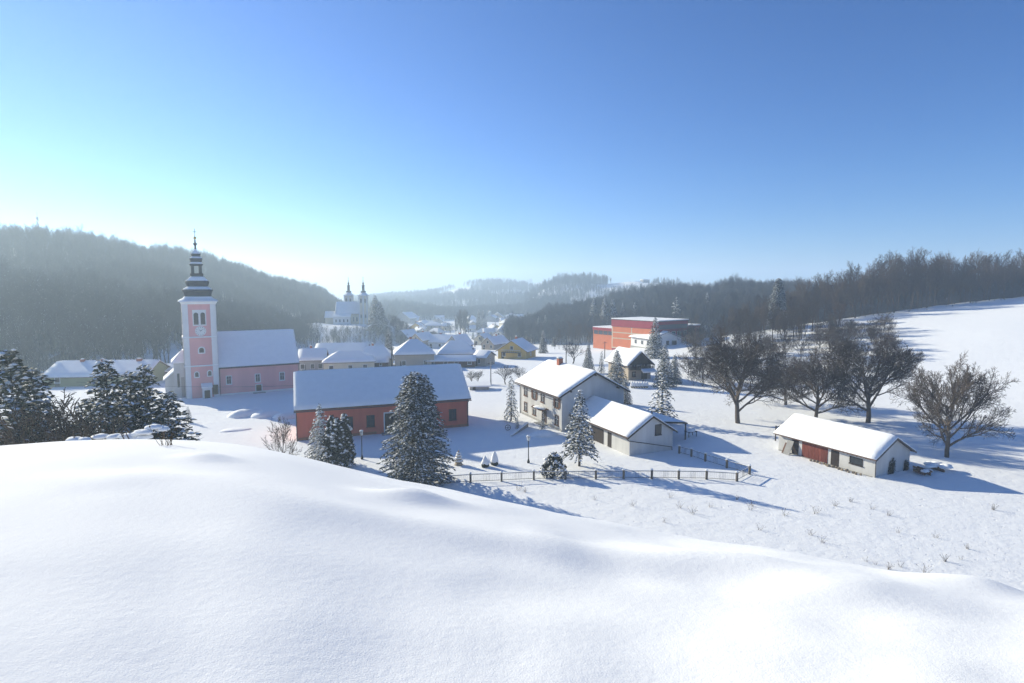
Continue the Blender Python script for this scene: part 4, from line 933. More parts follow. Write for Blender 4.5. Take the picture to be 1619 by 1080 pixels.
vh(751, 764, 556, 566, 579, 'eave', BEIGE, 'narrow brown house beside the long low shed', -18, 8, win=1, chim=False)
vh(675, 714, 530, 541.5, 551, 'eave', WHITE, 'white house with bright snow roof and small dormer', -12, 9, win=3)
vh(704, 727, 531.5, 546, 556, 'gable', STONEGREY, 'grey gabled house next to the white house with dormer', -30, 10, win=1)
vh(646, 669, 528, 538, 551, 'gable', BEIGE, 'brown gabled house above the pyramid-roofed beige house', -26, 11, win=2)
vh(624, 646, 523, 533, 545, 'gable', STONEGREY, 'dark gabled house at the foot of the wooded church knoll', -28, 11, win=2)
vh(622, 650, 494, 503, 512, 'gable', STONEGREY, 'large pale house standing on the slope right of the far church', -35, 14, win=3, chim=False)
vh(672, 698, 509.5, 515, 525, 'hip', BEIGE, 'square two-storey beige block left of the bare poplars', 5, 12, win=4, hipk=.4, chim=False)
vh(698, 711, 511, 516, 523, 'eave', CREAM, 'small cream house right beside the square beige block', 5, 9, win=1)
vh(686, 702, 499, 502, 507, 'eave', WHITE, 'distant long white house at the foot of the hazy spur', 3, 10, win=3, chim=False)
vh(787, 831, 539.5, 554, 567.5, 'gable', OCHRE, 'yellow gabled house with wide balcony and dark chimney', -20, 11, win=2, over=.9)
vh(761, 781, 534, 544, 553, 'gable', BEIGE, 'beige gabled house behind the yellow house', -34, 12, win=2)
vh(749, 768, 529, 537, 546, 'gable', CREAM, 'pale yellow gabled house left of the beige gabled house', -25, 10, win=2)
vh(779, 798, 523, 530, 538, 'gable', WHITE, 'bluish white gabled house under the pyramid roof', -28, 10, win=2)
vh(788, 810, 513.5, 522, 530, 'hip', CREAM, 'house with pale pyramid snow roof in mid village', 8, 11, win=2, hipk=.46)
vh(764, 783, 520, 526, 533, 'eave', WHITE, 'low white house with pale roof right of the poplars', 4, 9, win=2)
vh(816, 840, 523.5, 532, 542, 'gable', BEIGE, 'beige gabled house with blue shaded roof near the wood edge', -32, 13, win=2)
vh(849, 865, 524, 530, 537, 'gable', STONEGREY, 'small grey house tucked beside the beige house at the wood', -34, 8, win=1)
vh(798, 818, 506, 511, 517, 'gable', CREAM, 'cream house with sunlit roof far up the valley', 30, 11, win=2)
vh(791, 803, 503, 507, 512, 'eave', BEIGE, 'brown roofed house left of the cream house up the valley', 6, 9, win=1)
vh(801, 819, 496, 500, 505, 'hip', WHITE, 'white hipped house farthest up the valley', 8, 11, win=2, hipk=.4)
vh(767, 783, 498.5, 503, 509, 'gable', STONEGREY, 'grey gabled house behind dark pine up the valley', -24, 10, win=1)
vh(865, 890, 515, 524, 532, 'eave', BEIGE, 'house with sunlit snow roof at the edge of the dark wood', -22, 9, win=2, chim=False)
vh(877, 893, 499, 503, 513, 'gable', CREAM, 'tall cream house high among the trees of the dark wood', 28, 8, win=1, chim=False)
vh(735, 752, 515, 520, 525, 'eave', WHITE, 'low house with snowy roof behind the row of thin trees', 5, 8, win=1, chim=False)
vh(655, 672, 517, 522, 528, 'eave', CREAM, 'small cream house on the snowy rise behind the poplars', -15, 8, win=1)
vh(742, 760, 506, 510, 515, 'hip', STONEGREY, 'grey hipped house across the far snowy meadow', 4, 10, win=2, hipk=.4)
r_ = random.Random(77)
WL = (CREAM, BEIGE, WHITE, STONEGREY, GREYWHITE, OCHRE)
for i in range(30):
    u = r_.uniform(640, 868); v = r_.uniform(494, 532); w = r_.uniform(9, 15) * (1 + (v - 494) / 60)
    kd = r_.choice(('eave', 'gable', 'hip', 'gable')); wm = r_.choice(WL)
    vh(u - w / 2, u + w / 2, v - w * .62 - 1, v - w * .30, v, kd, wm, 'small %s house with %s snow roof in the far part of the village' % (wm.name.split('_')[0], {'eave': 'long', 'gable': 'gabled', 'hip': 'hipped'}[kd]), r_.uniform(-35, 35), r_.uniform(8, 11), win=2, chim=r_.random() < .6, hipk=.36).root['group'] = 'far village houses'
# buildings at the far left
vh(72, 226, 572, 595.5, 625, 'eave', OLIVE, 'long olive green house with three chimneys behind the pines', 6, 12, win=3, chim=False, Y=128)
vh(-30, 74, 577, 596, 622, 'eave', STONEGREY, 'long snow-roofed house left of the olive house', 6, 11, win=3, chim=False, Y=146)
vh(226, 276, 584, 600, 620, 'eave', BEIGE, 'low beige house between the olive house and the church', 8, 8, win=2, chim=False, Y=138)
def olive_extras():
    for o in list(COL.objects):
        if o.get('label', '').startswith('long olive green'):
            c = MB()
            W = o.matrix_basis
            hr = max(v.co.z for ch in o.children if ch.name.startswith('wall') for v in ch.data.vertices); L = max(v.co.x for ch in o.children if ch.name.startswith('wall') for v in ch.data.vertices)
            for f, w in ((.25, .8), (.45, .55), (.82, 1.1)):
                m_ = MB(); x = L * f; m_.box(x - w / 2, x + w / 2, 5.2, 5.9, hr - 1.5, hr + .75); q = m_.build('chimney', CHIMNEY, o); blob(s_ := MB(), (x, 5.55, hr + .75), w * .55, .4, .2, 5); s_.build('snow', SNOW, q, True)
        if o.get('label', '').startswith('yellow gabled house'):
            ws = [ch for ch in o.children if ch.name.startswith('wall')][0]; L = max(v.co.x for v in ws.data.vertices); hw = sorted(v.co.z for v in ws.data.vertices)[-3]
            m_ = MB(); m_.box(L * .16, L * .84, -1.3, -.02, hw - .75, hw - .6); bl = m_.build('balcony', DARKWOOD, o)
            m_ = MB(); m_.box(L * .16, L * .84, -1.3, -1.22, hw + .15, hw + .25); [m_.box(L * .16 + i * L * .068, L * .16 + i * L * .068 + .05, -1.28, -1.24, hw - .6, hw + .15) for i in range(11)]; m_.build('railing', FRAMEW, bl)
olive_extras()

# ------------------------------------------------------------------ red school building, white house, chalet
def school():
    c = at(1040, 549, rmin=90); yaw = math.atan2(.6, .8); B = Bld('school_building', 'flat-roofed school with coral red panels and maroon top band', c, yaw, 17.0, 22.0, 'school')
    hm = 8.9; B.walls(hm, hm, 'n', MAROON, name='main_block', deep=3)
    m_ = MB(); m_.box(-.3, 17.3, -.3, 22.3, hm + .002, hm + .25); rf = B.part('flat_roof', GUTTER, m_); m_ = MB(); m_.box(-.25, 17.25, -.25, 22.25, hm + .255, hm + .55); m_.build('snow', SNOW, rf)
    # lit face: cream grid with coral panels
    m_ = MB(); B.fbox(m_, 'l', 0, 22, -2, hm - 2.6, .004, .06); gd = B.part('cladding_grid', CREAM, m_)
    cols = [(.5, 9.6), (10.1, 19.4), (19.9, 21.7)]; rows = [(-1.5, 1.7), (2.1, 3.9), (4.3, 6.2)]
    for a0, a1 in cols:
        for z0, z1 in rows: m_ = MB(); B.fbox(m_, 'l', a0, a1, z0, z1, .061, .12); m_.build('panel', CORAL, gd)
    m_ = MB(); B.fbox(m_, 'l', -.1, 22.1, hm - 2.55, hm + .0, .004, .25); B.part('top_band', MAROON, m_)
    for i in range(5):
        for z in (1.0, 3.6): B.window('f', 2 + i * 3.3, z, 2.0, 1.5, FRAMEW, PANE, bars=True)
    m_ = MB(); B.fbox(m_, 'f', .3, 16.7, 6.2, 7.8, .004, .05); B.part('window_strip', PANE2, m_)
    # low wing
    m_ = MB(); m_.box(1.0, 12, 22.02, 33.0, -3, 4.6); wg = B.part('low_wing', CORAL, m_)
    m_ = MB(); m_.box(.75, 12.2, 22.25, 33.2, 4.4, 5.4); m_.build('wing_band', MAROON, wg)
    m_ = MB(); m_.box(.8, 12.1, 22.3, 33.1, 5.41, 5.7); m_.build('snow', SNOW, wg)
    for i in range(4): m_ = MB(); m_.box(.94, 1.05, 22.6 + i * 2.6, 24.9 + i * 2.6, 2.7, 4.2); m_.build('window', PANE2, wg)
    m_ = MB(); m_.box(17.31, 30, 4, 20, -3, 6.5); ew = B.part('rear_wing', BRICK, m_); m_ = MB(); m_.box(17.32, 30.3, 3.8, 20.2, 6.51, 6.9); m_.build('snow', SNOW, ew)
school()
def white_house():
    c = at(1031, 552, rmin=90); yaw = R(22); B = Bld('white_house', 'white bungalow with low gable in front of the red school', c, yaw, 12.5, 13, 'house')
    B.walls(3.5, 5.7, 'y', WHITE); B.roof(3.5, 5.7, 'y', TILE, over=.8, end=.5, snow=.3, seed=31)
    for a, w in ((6.5, 1.1), (9.3, 1.9)): B.window('f', a, 1.3, w, 1.3, DARKWOOD, PANE, trim=.08)
    for a in (3, 7, 10.5): B.window('l', a, 1.2, 1.2, 1.3, FRAMEW, PANE)
    B.door('f', 3.2, 1.0, 2.1, DARKWOOD); m_ = MB(); m_.box(-.15, 12.65, -.15, 13.1, -2.5, .15); B.part('plinth', CONCRETE, m_); B.chimney(5.5, 8, 4.5, 6.9, .6)
white_house()
def chalet():
    c = at(1011, 600, rmin=70); yaw = R(20); W = 6.2; p = Vector((c.x - W / 2 * math.cos(yaw), c.y - W / 2 * math.sin(yaw), c.z)); B = Bld('chalet', 'small dark chalet with wooden balcony and steep snow roof', p, yaw, W, 9.5)
    hw, hr = 3.9, 6.6; B.walls(hw, hr, 'y', BEIGE); B.roof(hw, hr, 'y', TILE, over=.7, end=.8, snow=.32, seed=41)
    m_ = MB(); m_.prism([(.1, -.03, hw - .3), (W - .1, -.03, hw - .3), (W - .1, -.03, hw), (W / 2, -.03, hr - .15), (.1, -.03, hw)], (0, -.06, 0)); B.part('gable_boarding', DARKWOOD, m_)
    m_ = MB(); m_.box(-.2, W + .2, -1.2, -.1, 2.5, 2.65); bl = B.part('balcony', DARKWOOD, m_)
    for i in range(16): m_ = MB(); m_.box(-.15 + i * .42, .15 + i * .42, -1.2, -1.15, 2.66, 3.4); m_.build('baluster_board', DARKWOOD, bl)
    for a in (1.6, 4.4): B.window('f', a, 2.9, 1.1, 1.3, BROWNWOOD, PANE)
    B.door('f', 4.4, 1.6, 2.0, DARKWOOD); B.window('f', 1.5, .8, .9, 1.1, BROWNWOOD, PANE)
    m_ = MB(); m_.prism([(2.6, -2.4, 1.9), (W + .2, -2.4, 1.9), (W + .1, -1.21, 2.45), (2.7, -1.21, 2.45)], (0, 0, .3)); B.part('porch_roof', SNOW, m_)
    for x in (2.8, W): m_ = MB(); m_.box(x - .07, x + .07, -2.3, -2.16, -1, 1.9); B.part('porch_post', DARKWOOD, m_)
chalet()

def wires():
    a = along(120, 100); b = along(478, 112); za = top_z(a, 120, 604); zb = top_z(b, 478, 609)
    pts = [Vector((a.x + (b.x - a.x) * t, a.y + (b.y - a.y) * t, za + (zb - za) * t - 1.2 * 4 * t * (1 - t) * .5)) for t in [i / 14 for i in range(15)]]
    m_ = MB(); m_.tube([p - pts[0] for p in pts], .022, 4); o = m_.build('overhead_wire', METAL); o.location = pts[0]; tagp(o, 'thin overhead wire crossing in front of the pink church', 'wire')
wires()
# ------------------------------------------------------------------ twin-towered church on its knoll
def far_church():
    k = 340 / FPX; yaw = R(9); c = along(533, 340); c.z = KN_Z
    B = Bld('twin_towered_church', 'yellow and white church with twin dark spires on the wooded knoll', Vector((c.x, c.y, KN_Z - .3)), yaw, 15.0, 11, 'church')
    def sx(u): return (u - 533) * k
    hw, hr = 7.0, 13.4
    B.walls(hw, hr, 'x', CREAM, x0=0, x1=sx(571), y0=0, y1=11); B.roof(hw, hr, 'x', TILE, over=.5, end=.2, x1=sx(571), hip=0.0, snow=.3, seed=51, res=1.5)
    m_ = MB(); m_.box(-.8, sx(557), -3.5, -.01, -2, 5.0); a = B.part('aisle', WHITE, m_); m_ = MB(); m_.prism([(-1.1, -3.9, 4.95), (sx(557) + .3, -3.9, 4.95), (sx(557) + .3, -.02, 6.6), (-1.1, -.02, 6.6)], (0, 0, .4)); m_.build('aisle_roof', SNOW, a)
    m_ = MB(); m_.box(-6, -.82, .5, 8, -2, 4.3); b = B.part('sacristy', CREAM, m_); m_ = MB(); m_.prism([(-6.4, .1, 4.25), (-6.4, 8.4, 4.25), (-6.4, 4.2, 8.2)], (5.5, 0, 0)); m_.build('sacristy_roof', SNOW, b)
    for i in range(3): g = MB(); g.box(1.2 + i * 2.6, 1.9 + i * 2.6, -.05, .05, 6.85 - .9, 6.85); g.build('window', PANE, a)
    for i in range(4): g = MB(); g.box(.5 + i * 2.2, 1.2 + i * 2.2, -3.56, -3.45, 1.8, 3.4); g.build('window', PANE, a)
    for x in (sx(561), sx(566)): B.window('f', x, 2.0, .8, 2.6, WHITE, PANE, bars=False)
    for uc, yy in ((551.4, 9.0), (577.0, -.5)):
        x = sx(uc); w = 2.6; t = MB(); t.box(x - w, x + w, yy - w, yy + w, -2, 17.2); T = B.part('tower', CREAM, t)
        for s_ in (-1, 1):
            m_ = MB(); m_.box(x + s_ * (w - .35) - .36, x + s_ * (w - .35) + .36, yy - w - .12, yy - w - .005, -1, 17.0); m_.build('pilaster', WHITE, T)
        m_ = MB(); m_.box(x - .45, x + .45, yy - w - .1, yy - w - .004, -1, 17.0); m_.build('pilaster', WHITE, T)
        for s_ in (-1, 1):
            m_ = MB(); m_.box(x + s_ * 1.25 - .45, x + s_ * 1.25 + .45, yy - w - .06, yy - w + .05, 13.2, 15.6); m_.build('belfry_opening', PANE, T)
            m_ = MB(); m_.box(x + s_ * 1.25 - .4, x + s_ * 1.25 + .4, yy - w - .06, yy - w + .05, 4.2, 6.2); m_.build('window', PANE, T)
        m_ = MB(); m_.box(x - w - .4, x + w + .4, yy - w - .4, yy + w + .4, 17.21, 17.7); m_.build('cornice', WHITE, T)
        s_ = MB(); s_.lathe([(2.9, 17.72), (2.7, 18.1), (1.9, 18.9), (1.5, 19.3)], 8, x, yy, math.pi / 8); s_.build('dome_snow', SNOW, T)
        s_ = MB(); s_.lathe([(1.4, 19.25), (1.75, 19.6), (1.5, 20.2), (.95, 20.4), (.8, 20.6), (.8, 23.2), (1.05, 23.4), (.8, 23.7), (.35, 24.1), (.62, 24.6), (.62, 25.0), (.2, 25.4), (.14, 26.6), (.3, 26.8), (.1, 27.0), (.07, 28.8)], 8, x, yy, math.pi / 8); s_.build('spire', SLATE, T)
        s_ = MB(); s_.box(x - .4, x + .4, yy - .06, yy + .06, 28.0, 28.16); s_.build('cross', METAL, T)
far_church()
def horizon_buildings():
    p = along(920, 945); e = empty('ridge_church', p, 0, 'tiny hazy church with steeple on the far snowy ridge', 'church')
    m_ = MB(); m_.prism([(-9, -4, -3), (-9, 4, -3), (-9, 4, 5), (-9, 0, 8.5), (-9, -4, 5)], (16, 0, 0)); m_.build('nave', STONEGREY, e); m_ = MB(); m_.box(-2, 2, -6, -4.01, -3, 11); T = m_.build('tower', STONEGREY, e); m_ = MB(); m_.lathe([(2.6, 11), (1.4, 13), (.3, 18)], 8, 0, -5); m_.build('spire', SLATE, T)
    p = along(1015, 925); e = empty('ridge_house', p, R(20), 'boxy hazy building with taller block on the far snowy ridge', 'building')
    m_ = MB(); m_.box(-4, 8, -4, 5, -3, 10); m_.build('block', STONEGREY, e); m_ = MB(); m_.prism([(-15, -4, -3), (-4.01, -4, -3), (-4.01, -4, 3.5), (-15, -4, 3.5)], (0, 8, 0)); m_.build('wing', CREAM, e); m_ = MB(); m_.prism([(-15.5, -4.5, 3.51), (-15.5, 4.5, 3.51), (-15.5, 0, 7)], (11.4, 0, 0)); m_.build('wing_roof', SNOW, e); m_ = MB(); m_.box(-4.4, 8.4, -4.4, 5.4, 10.01, 10.6); m_.build('snow', SNOW, e)
    for i in range(3): m_ = MB(); m_.box(-3 + i * 3.6, -1.6 + i * 3.6, -4.1, -3.95, 5.5, 8); m_.build('window', PANE, e)
    p = along(78, 452); e = empty('lattice_mast', p, .3, 'slender lattice mast on top of the hazy wooded hill', 'mast'); hgt = top_z(p, 78, 343) - p.z
    for sx_, sy_ in ((1, 1), (1, -1), (-1, 1), (-1, -1)): m_ = MB(); m_.tube([(sx_ * 1.5, sy_ * 1.5, -1), (sx_ * .35, sy_ * .35, hgt)], .14, 4); m_.build('leg', GUTTER, e)
    m_ = MB(); n = 12
    for i in range(n):
        z0, z1 = hgt * i / n, hgt * (i + 1) / n; w0 = 1.5 - 1.15 * i / n; w1 = 1.5 - 1.15 * (i + 1) / n
        for s_ in (-1, 1): m_.tube([(-w0, s_ * w0, z0), (w1, s_ * w1, z1)], .08, 3); m_.tube([(s_ * w0, -w0, z0), (s_ * w1, w1, z1)], .08, 3); m_.tube([(-w1, s_ * w1, z1), (w1, s_ * w1, z1)], .07, 3)
    o = m_.build('bracing', GUTTER, e); o['kind'] = 'stuff'; m_ = MB(); m_.tube([(0, 0, hgt), (0, 0, hgt + 4)], .1, 5); m_.build('antenna', METAL, e)
    for i in range(3): m_ = MB(); m_.box(-.9 + i * .7, -.4 + i * .7, -.7, -.4, hgt - 3 - i, hgt - 1.4 - i); m_.build('dish', WHITE, e)
horizon_buildings()
# ------------------------------------------------------------------ poles, low shed, car
def poles():
    for u, v0, v1, lb in ((776, 571, 609, 'grey wooden utility pole in the snowy meadow behind the red house'), (895, 545, 576, 'wooden utility pole behind the chimney of the grey house'), (619.5, 548, 584, 'utility pole standing behind the ridge of the long red roof'), (956, 540, 567, 'thin utility pole in front of the red school'), (748, 549, 574, 'dark pole beside the broad hipped house')):
        p = at(u, v1, rmin=70); hgt = top_z(p, u, v0) - p.z; e = empty('utility_pole', p, .4, lb, 'pole', 'utility poles')
        m_ = MB(); m_.tube([(0, 0, -.5), (0, 0, hgt)], [.16, .1], 7); m_.build('post', CONCRETE if u == 776 else DARKWOOD, e)
        m_ = MB(); m_.box(-.8, .8, -.05, .05, hgt - .5, hgt - .4); m_.build('crossarm', DARKWOOD, e)
        for x in (-.7, 0, .7): m_ = MB(); m_.lathe([(.03, hgt - .4), (.06, hgt - .33), (.04, hgt - .24)], 6, x, 0); m_.build('insulator', FRAMEW, e)
    p = at(757, 617, rmin=70); B = Bld('low_shed', 'low stone shed with flat snow lid in the meadow', Vector((p.x - 2, p.y, p.z)), R(4), 4.2, 3.0, 'shed'); B.walls(.75, .75, 'n', STONEGREY, deep=1); m_ = MB(); m_.prism([(-.4, -.4, .76), (4.6, -.4, .76), (4.6, 3.4, 1.1), (-.4, 3.4, 1.1)], (0, 0, .28)); B.part('roof', SNOW, m_); B.door('f', 1.0, .6, .7, DARKWOOD, handle=False)
    p = at(761, 578, rmin=90); e = empty('parked_car', p, R(20), 'snow-covered dark car parked beside the long low shed', 'car')
    m_ = MB(); m_.prism([(-2.1, -.85, .35), (2.1, -.85, .35), (2.15, -.85, .75), (1.2, -.85, .9), (.6, -.85, 1.4), (-1.3, -.85, 1.42), (-2.1, -.85, .9)], (0, 1.7, 0)); m_.build('body', METAL, e)
    m_ = MB(); m_.prism([(1.05, -.87, .95), (.55, -.87, 1.34), (-1.2, -.87, 1.36), (-1.75, -.87, .95)], (0, .015, 0)); m_.build('side_window', PANE, e)
    blob(m_ := MB(), (-.3, 0, 1.4), 1.15, .8, .22, 6, 12); m_.build('snow', SNOW, e, True); blob(m_ := MB(), (1.65, 0, .85), .55, .75, .16, 7, 12); m_.build('snow', SNOW, e, True)
    for x in (-1.35, 1.35):
        for s_ in (-.87, .87): m_ = MB(); m_.tube([(x, s_ - .1, .32), (x, s_ + .1, .32)], .32, 12); w_ = m_.build('wheel', METAL, e); m_ = MB(); m_.tube([(x, s_ - .11, .32), (x, s_ + .11, .32)], .17, 10); m_.build('rim', GUTTER, w_)
poles()
# ------------------------------------------------------------------ needle trees
SPR = dict(Rad=2.9, bare=.05, power=.82, whorl=.40, per=11, spray=.50, dens=7, droop=.30, snow=.34, lump=.10, lump_r=.16)
def put(u, v0, v1, **k):
    p = at(u, v1, **k); return p, top_z(p, u, v0) - p.z
p, h_ = put(660, 588, 764, rmin=40)
conifer('big_spruce', 'spruce_tree', 'big broad grey-green spruce with three tips before the red house', p, h_, wide=1.1, needle=NEEDLE_GREY, base=12.5, Rad=4.3, bare=.01, power=.47, whorl=.34, per=17, spray=.44, dens=9, droop=.10, snow=.46, lump=.07, lump_r=.13, tips=4, ragged=.32, belly=.10)
p = along(504, 71.5); conifer('snow_spruce', 'spruce_tree', 'heavily snow-laden spruce left of the columnar thuja', p, top_z(p, 505, 640) - p.z, base=8, Rad=2.9, bare=.01, power=.8, whorl=.34, per=11, spray=.36, dens=7, droop=.28, snow=.62, lump=.36, lump_r=.17, ragged=.25)
def thuja(name, label, loc, hgt, rad, tips, seed, group=None, snow=.34):
    """clump of upright fans, snow caught on the outside"""
    r = np.random.RandomState(seed); P = []; D = []; LN = []; WD = []; SD = []; lumps = []; w = MB()
    for t in range(tips):
        a = 6.283 * t / max(1, tips) + r.uniform(-.3, .3); d = rad * (.48 if tips > 1 else 0) * r.uniform(.7, 1.1); ox, oy = math.cos(a) * d, math.sin(a) * d; ht = hgt * r.uniform(.82, 1.0) if t else hgt; rr = rad * (.62 if tips > 1 else 1)
        w.tube([(ox * .2, oy * .2, -.3), (ox, oy, ht * .5), (ox, oy, ht * .96)], [.09, .06, .02], 5)
        n = int(900 * (hgt / 6) * (rr / 1.0)); z = r.uniform(0, 1, n) ** .9; pr = np.sqrt(np.clip(1 - z, 0, 1)) * .35 + np.clip(1 - z, 0, 1) ** .6 * .65; pr = np.where(z < .15, .75 + z * 1.6, 1) * pr
        an = r.uniform(0, 6.283, n); q = rr * pr * r.uniform(.75, 1.03, n); bump = 1 + .13 * np.sin(an * 5 + z * 17)
        p = np.stack([ox + np.cos(an) * q * bump, oy + np.sin(an) * q * bump, z * ht], 1)
        dd = np.stack([np.cos(an) * .5, np.sin(an) * .5, np.full(n, .85)], 1) + r.normal(0, .3, (n, 3)); dd /= np.linalg.norm(dd, axis=1)[:, None]
        s = np.cross(dd, np.stack([np.cos(an), np.sin(an), 0 * an], 1) + r.normal(0, .5, (n, 3))); s /= np.linalg.norm(s, axis=1)[:, None] + 1e-9
        P.append(p - dd * .15); D.append(dd); LN.append(r.uniform(.28, .5, n)); WD.append(r.uniform(.07, .14, n)); SD.append(s)
        k = int(n * snow * .5); i = r.randint(0, n, k); nz = vnoise(p[i, 0] * 1.3 + an[i] * .8, p[i, 2] * 1.5, seed) > -.05
        for j in i[nz]: lumps.append((*(p[j] + dd[j] * .08), r.uniform(.10, .27)))
        lumps.append((ox, oy, ht * .985, .2))
    P, D, LN, WD, SD = map(np.concatenate, (P, D, LN, WD, SD)); co, qd = quads_mesh('crown', P, D, LN, WD, SD)
    l = np.array(lumps); k = len(l); sc = np.stack([l[:, 3], l[:, 3], l[:, 3] * .8], 1)
    ov = (l[:, None, :3] + OCT_V[None] * sc[:, None, :] * r.uniform(.7, 1.3, (k, 6, 1))).reshape(-1, 3); of = (OCT_F[None] + (np.arange(k) * 6)[:, None, None]).reshape(-1, 3)
    e = empty(name, loc, 0, label, 'shrub' if hgt < 3.4 else 'tree', group); link_mesh('trunk', w.mesh('trunk'), BARK, e); link_mesh('crown', np_mesh('crown', co, qd), NEEDLE_DARK, e); link_mesh('snow', np_mesh('snow', ov, None, of), SNOW, e, True)
    return e
p = along(530, 68); thuja('thuja_tree', 'dark columnar thuja clump plastered with snow lumps by the slope', p, top_z(p, 533, 656) - p.z, 2.1, 5, 3, snow=.42)
p, h_ = put(916, 617, 737, rmin=40); conifer('yard_spruce', 'spruce_tree', 'snowy spruce on a bare lower trunk in front of the garage wing', p, h_, base=9.5, Rad=2.6, bare=.17, power=.75, whorl=.36, per=12, spray=.42, dens=7.5, droop=.22, snow=.5, lump=.22, lump_r=.16, ragged=.3)
p, h_ = put(876, 716, 752, rmin=40); thuja('round_shrub', 'round dark evergreen shrub capped with snow by the iron fence', p, h_ * .96, 1.75, 1, 9, snow=.5)
p, h_ = put(808, 594, 666, rmin=60); conifer('thin_spruce', 'spruce_tree', 'thin drooping spruce left of the grey house', p, h_, base=8, Rad=1.55, bare=.12, power=.55, whorl=.42, per=7, spray=.42, dens=7, droop=.65, snow=.45, lump=.22, lump_r=.15, ragged=.45)
p, h_ = put(858, 652, 681, rmin=60); conifer('thin_spruce', 'spruce_tree', 'small spruce beside the front door of the grey house', p, h_, wide=1.1)
p, h_ = put(298, 643, 668, rmin=60); conifer('thin_spruce', 'young_spruce', 'tiny lone spruce on the white meadow before the church', p, h_, wide=1.5)
DARK_KW = dict(base=10, Rad=2.9, bare=.03, power=.72, whorl=.36, per=13, spray=.46, dens=8, droop=.3, snow=.30, lump=.16, lump_r=.17, ragged=.32)
for u, v0, v1, key, wd, lb in (
    (930, 543, 590, 'dark_spruce', .95, 'dark spruce behind the roof of the grey house'), (951, 555, 590, 'thin_spruce', 1.0, 'slim young spruce right of the dark spruce'),
    (975, 553, 606, 'dark_spruce', 1.35, 'wide bushy evergreen left of the chalet'), (988, 598, 640, 'dark_spruce', 1.15, 'snowy evergreen bush at the back corner of the grey house'),
    (1035, 501, 566, 'dark_spruce', 1.0, 'tall spruce before the white bungalow'), (1050, 543, 612, 'dark_spruce', 1.0, 'broad snowy spruce right of the chalet'), (1066, 560, 606, 'dark_spruce', 1.1, 'lower snowy spruce beside the broad spruce'),
    (1046, 590, 668, 'thin_spruce', 1.75, 'shaggy drooping spruce behind the lean-to roof'), (615, 520, 570, 'dark_spruce', .9, 'snow-dusted spruce among the village roofs'),
    (594, 466, 522, 'dark_spruce', 1.05, 'tall dark spruce right beside the far church tower'), (605, 484, 524, 'dark_spruce', 1.2, 'shorter dark spruce right of the far church'), (601, 476, 526, 'dark_spruce', 1.1, 'dark spruce between two others by the far church'),
    (1228, 440, 520, 'big_spruce', .75, 'frosted spruce standing among leafless trees on the rise'), (938, 472, 528, 'dark_spruce', .9, 'dark spruce standing apart behind the low school wing'), (955, 470, 528, 'dark_spruce', 1.0, 'dark double spruce behind the low school wing'), (968, 472, 526, 'dark_spruce', 1.1, 'dark broad spruce behind the school roof'),
    (984, 478, 520, 'dark_spruce', .8, 'snowy spruce above the school roof'), (1003, 478, 518, 'dark_spruce', .9, 'narrow spruce above the middle of the school roof'), (1068, 470, 520, 'thin_spruce', 1.3, 'thin dark spruce at the wood edge beyond the school'), (1117, 462, 512, 'dark_spruce', .8, 'frosted spruce in the dark wood right of the school'),
    (757, 489, 522, 'dark_spruce', .8, 'blue hazy pine pair right of the poplars'), (764, 490, 520, 'dark_spruce', .8, 'blue hazy pine far up the village'), (862, 498, 525, 'dark_spruce', .8, 'small frosted spruce at the wood edge by the village'), (851, 500, 527, 'dark_spruce', .7, 'slim dark spruce at the corner of the wood')):
    p, h_ = put(u, v0, v1, rmin=60); conifer(key, 'spruce_tree', lb, p, max(2.5, h_), wide=wd, **(DARK_KW if key == 'dark_spruce' else {}))
# pines on the back of the viewpoint hill, left
for u, d, v0, key, wd, lb in ((18, 40, 550, 'ragged_pine', 1.0, 'tall ragged dark pine at the far end of the pine clump'), (52, 43, 580, 'ragged_pine', 1.05, 'bushy pine beside the tallest ragged pine'), (168, 44, 566, 'ragged_pine', .95, 'snowy pine with double tip in front of the olive house'), (205, 46, 585, 'ragged_pine', 1.0, 'full snowy pine in the middle of the clump'), (228, 47, 574, 'ragged_pine', .85, 'pointed spruce-like pine nearest the church in the clump'), (262, 45, 618, 'ragged_pine', 1.25, 'low spreading pine at the church end of the clump'), (140, 45, 628, 'ragged_pine', 1.3, 'low dark pine between the two tall groups')):
    p = along(u, d); conifer(key, 'pine_tree', lb, p, top_z(p, u, v0) - p.z, wide=wd, base=11, Rad=3.1, bare=.02, power=.6, whorl=.36, per=15, spray=.5, dens=8.5, droop=-.12, snow=.28, lump=.09, lump_r=.15, ragged=.55)
def brush(key, name, label, p, hgt, wide, group=None, bark=None, cat='shrub'):
    return bare(key, name, label, p, hgt, cat, group, wide, None, bark or BARK_BROWN, base=4.0, trunk=.03, kids=(12, 6, 5, 3), ratio=(.8, .55, .5, .5), ang=(.7, .7, .7, .7), wob=.13, trop=.08, r0=.05, twig=.011, trunk_len=2.4)
for u, d, v0, w, lb in ((85, 38, 622, 1.5, 'dark leafless bush below the tall pines'), (105, 37, 640, 1.5, 'brown leafless bush right of the dark bush'), (45, 37, 640, 1.6, 'low tangled bush at the foot of the tall pines')):
    p = along(u, d); brush('bush%d' % (u % 3), 'leafless_bush', lb, p, top_z(p, u, v0) - p.z, w * .75)
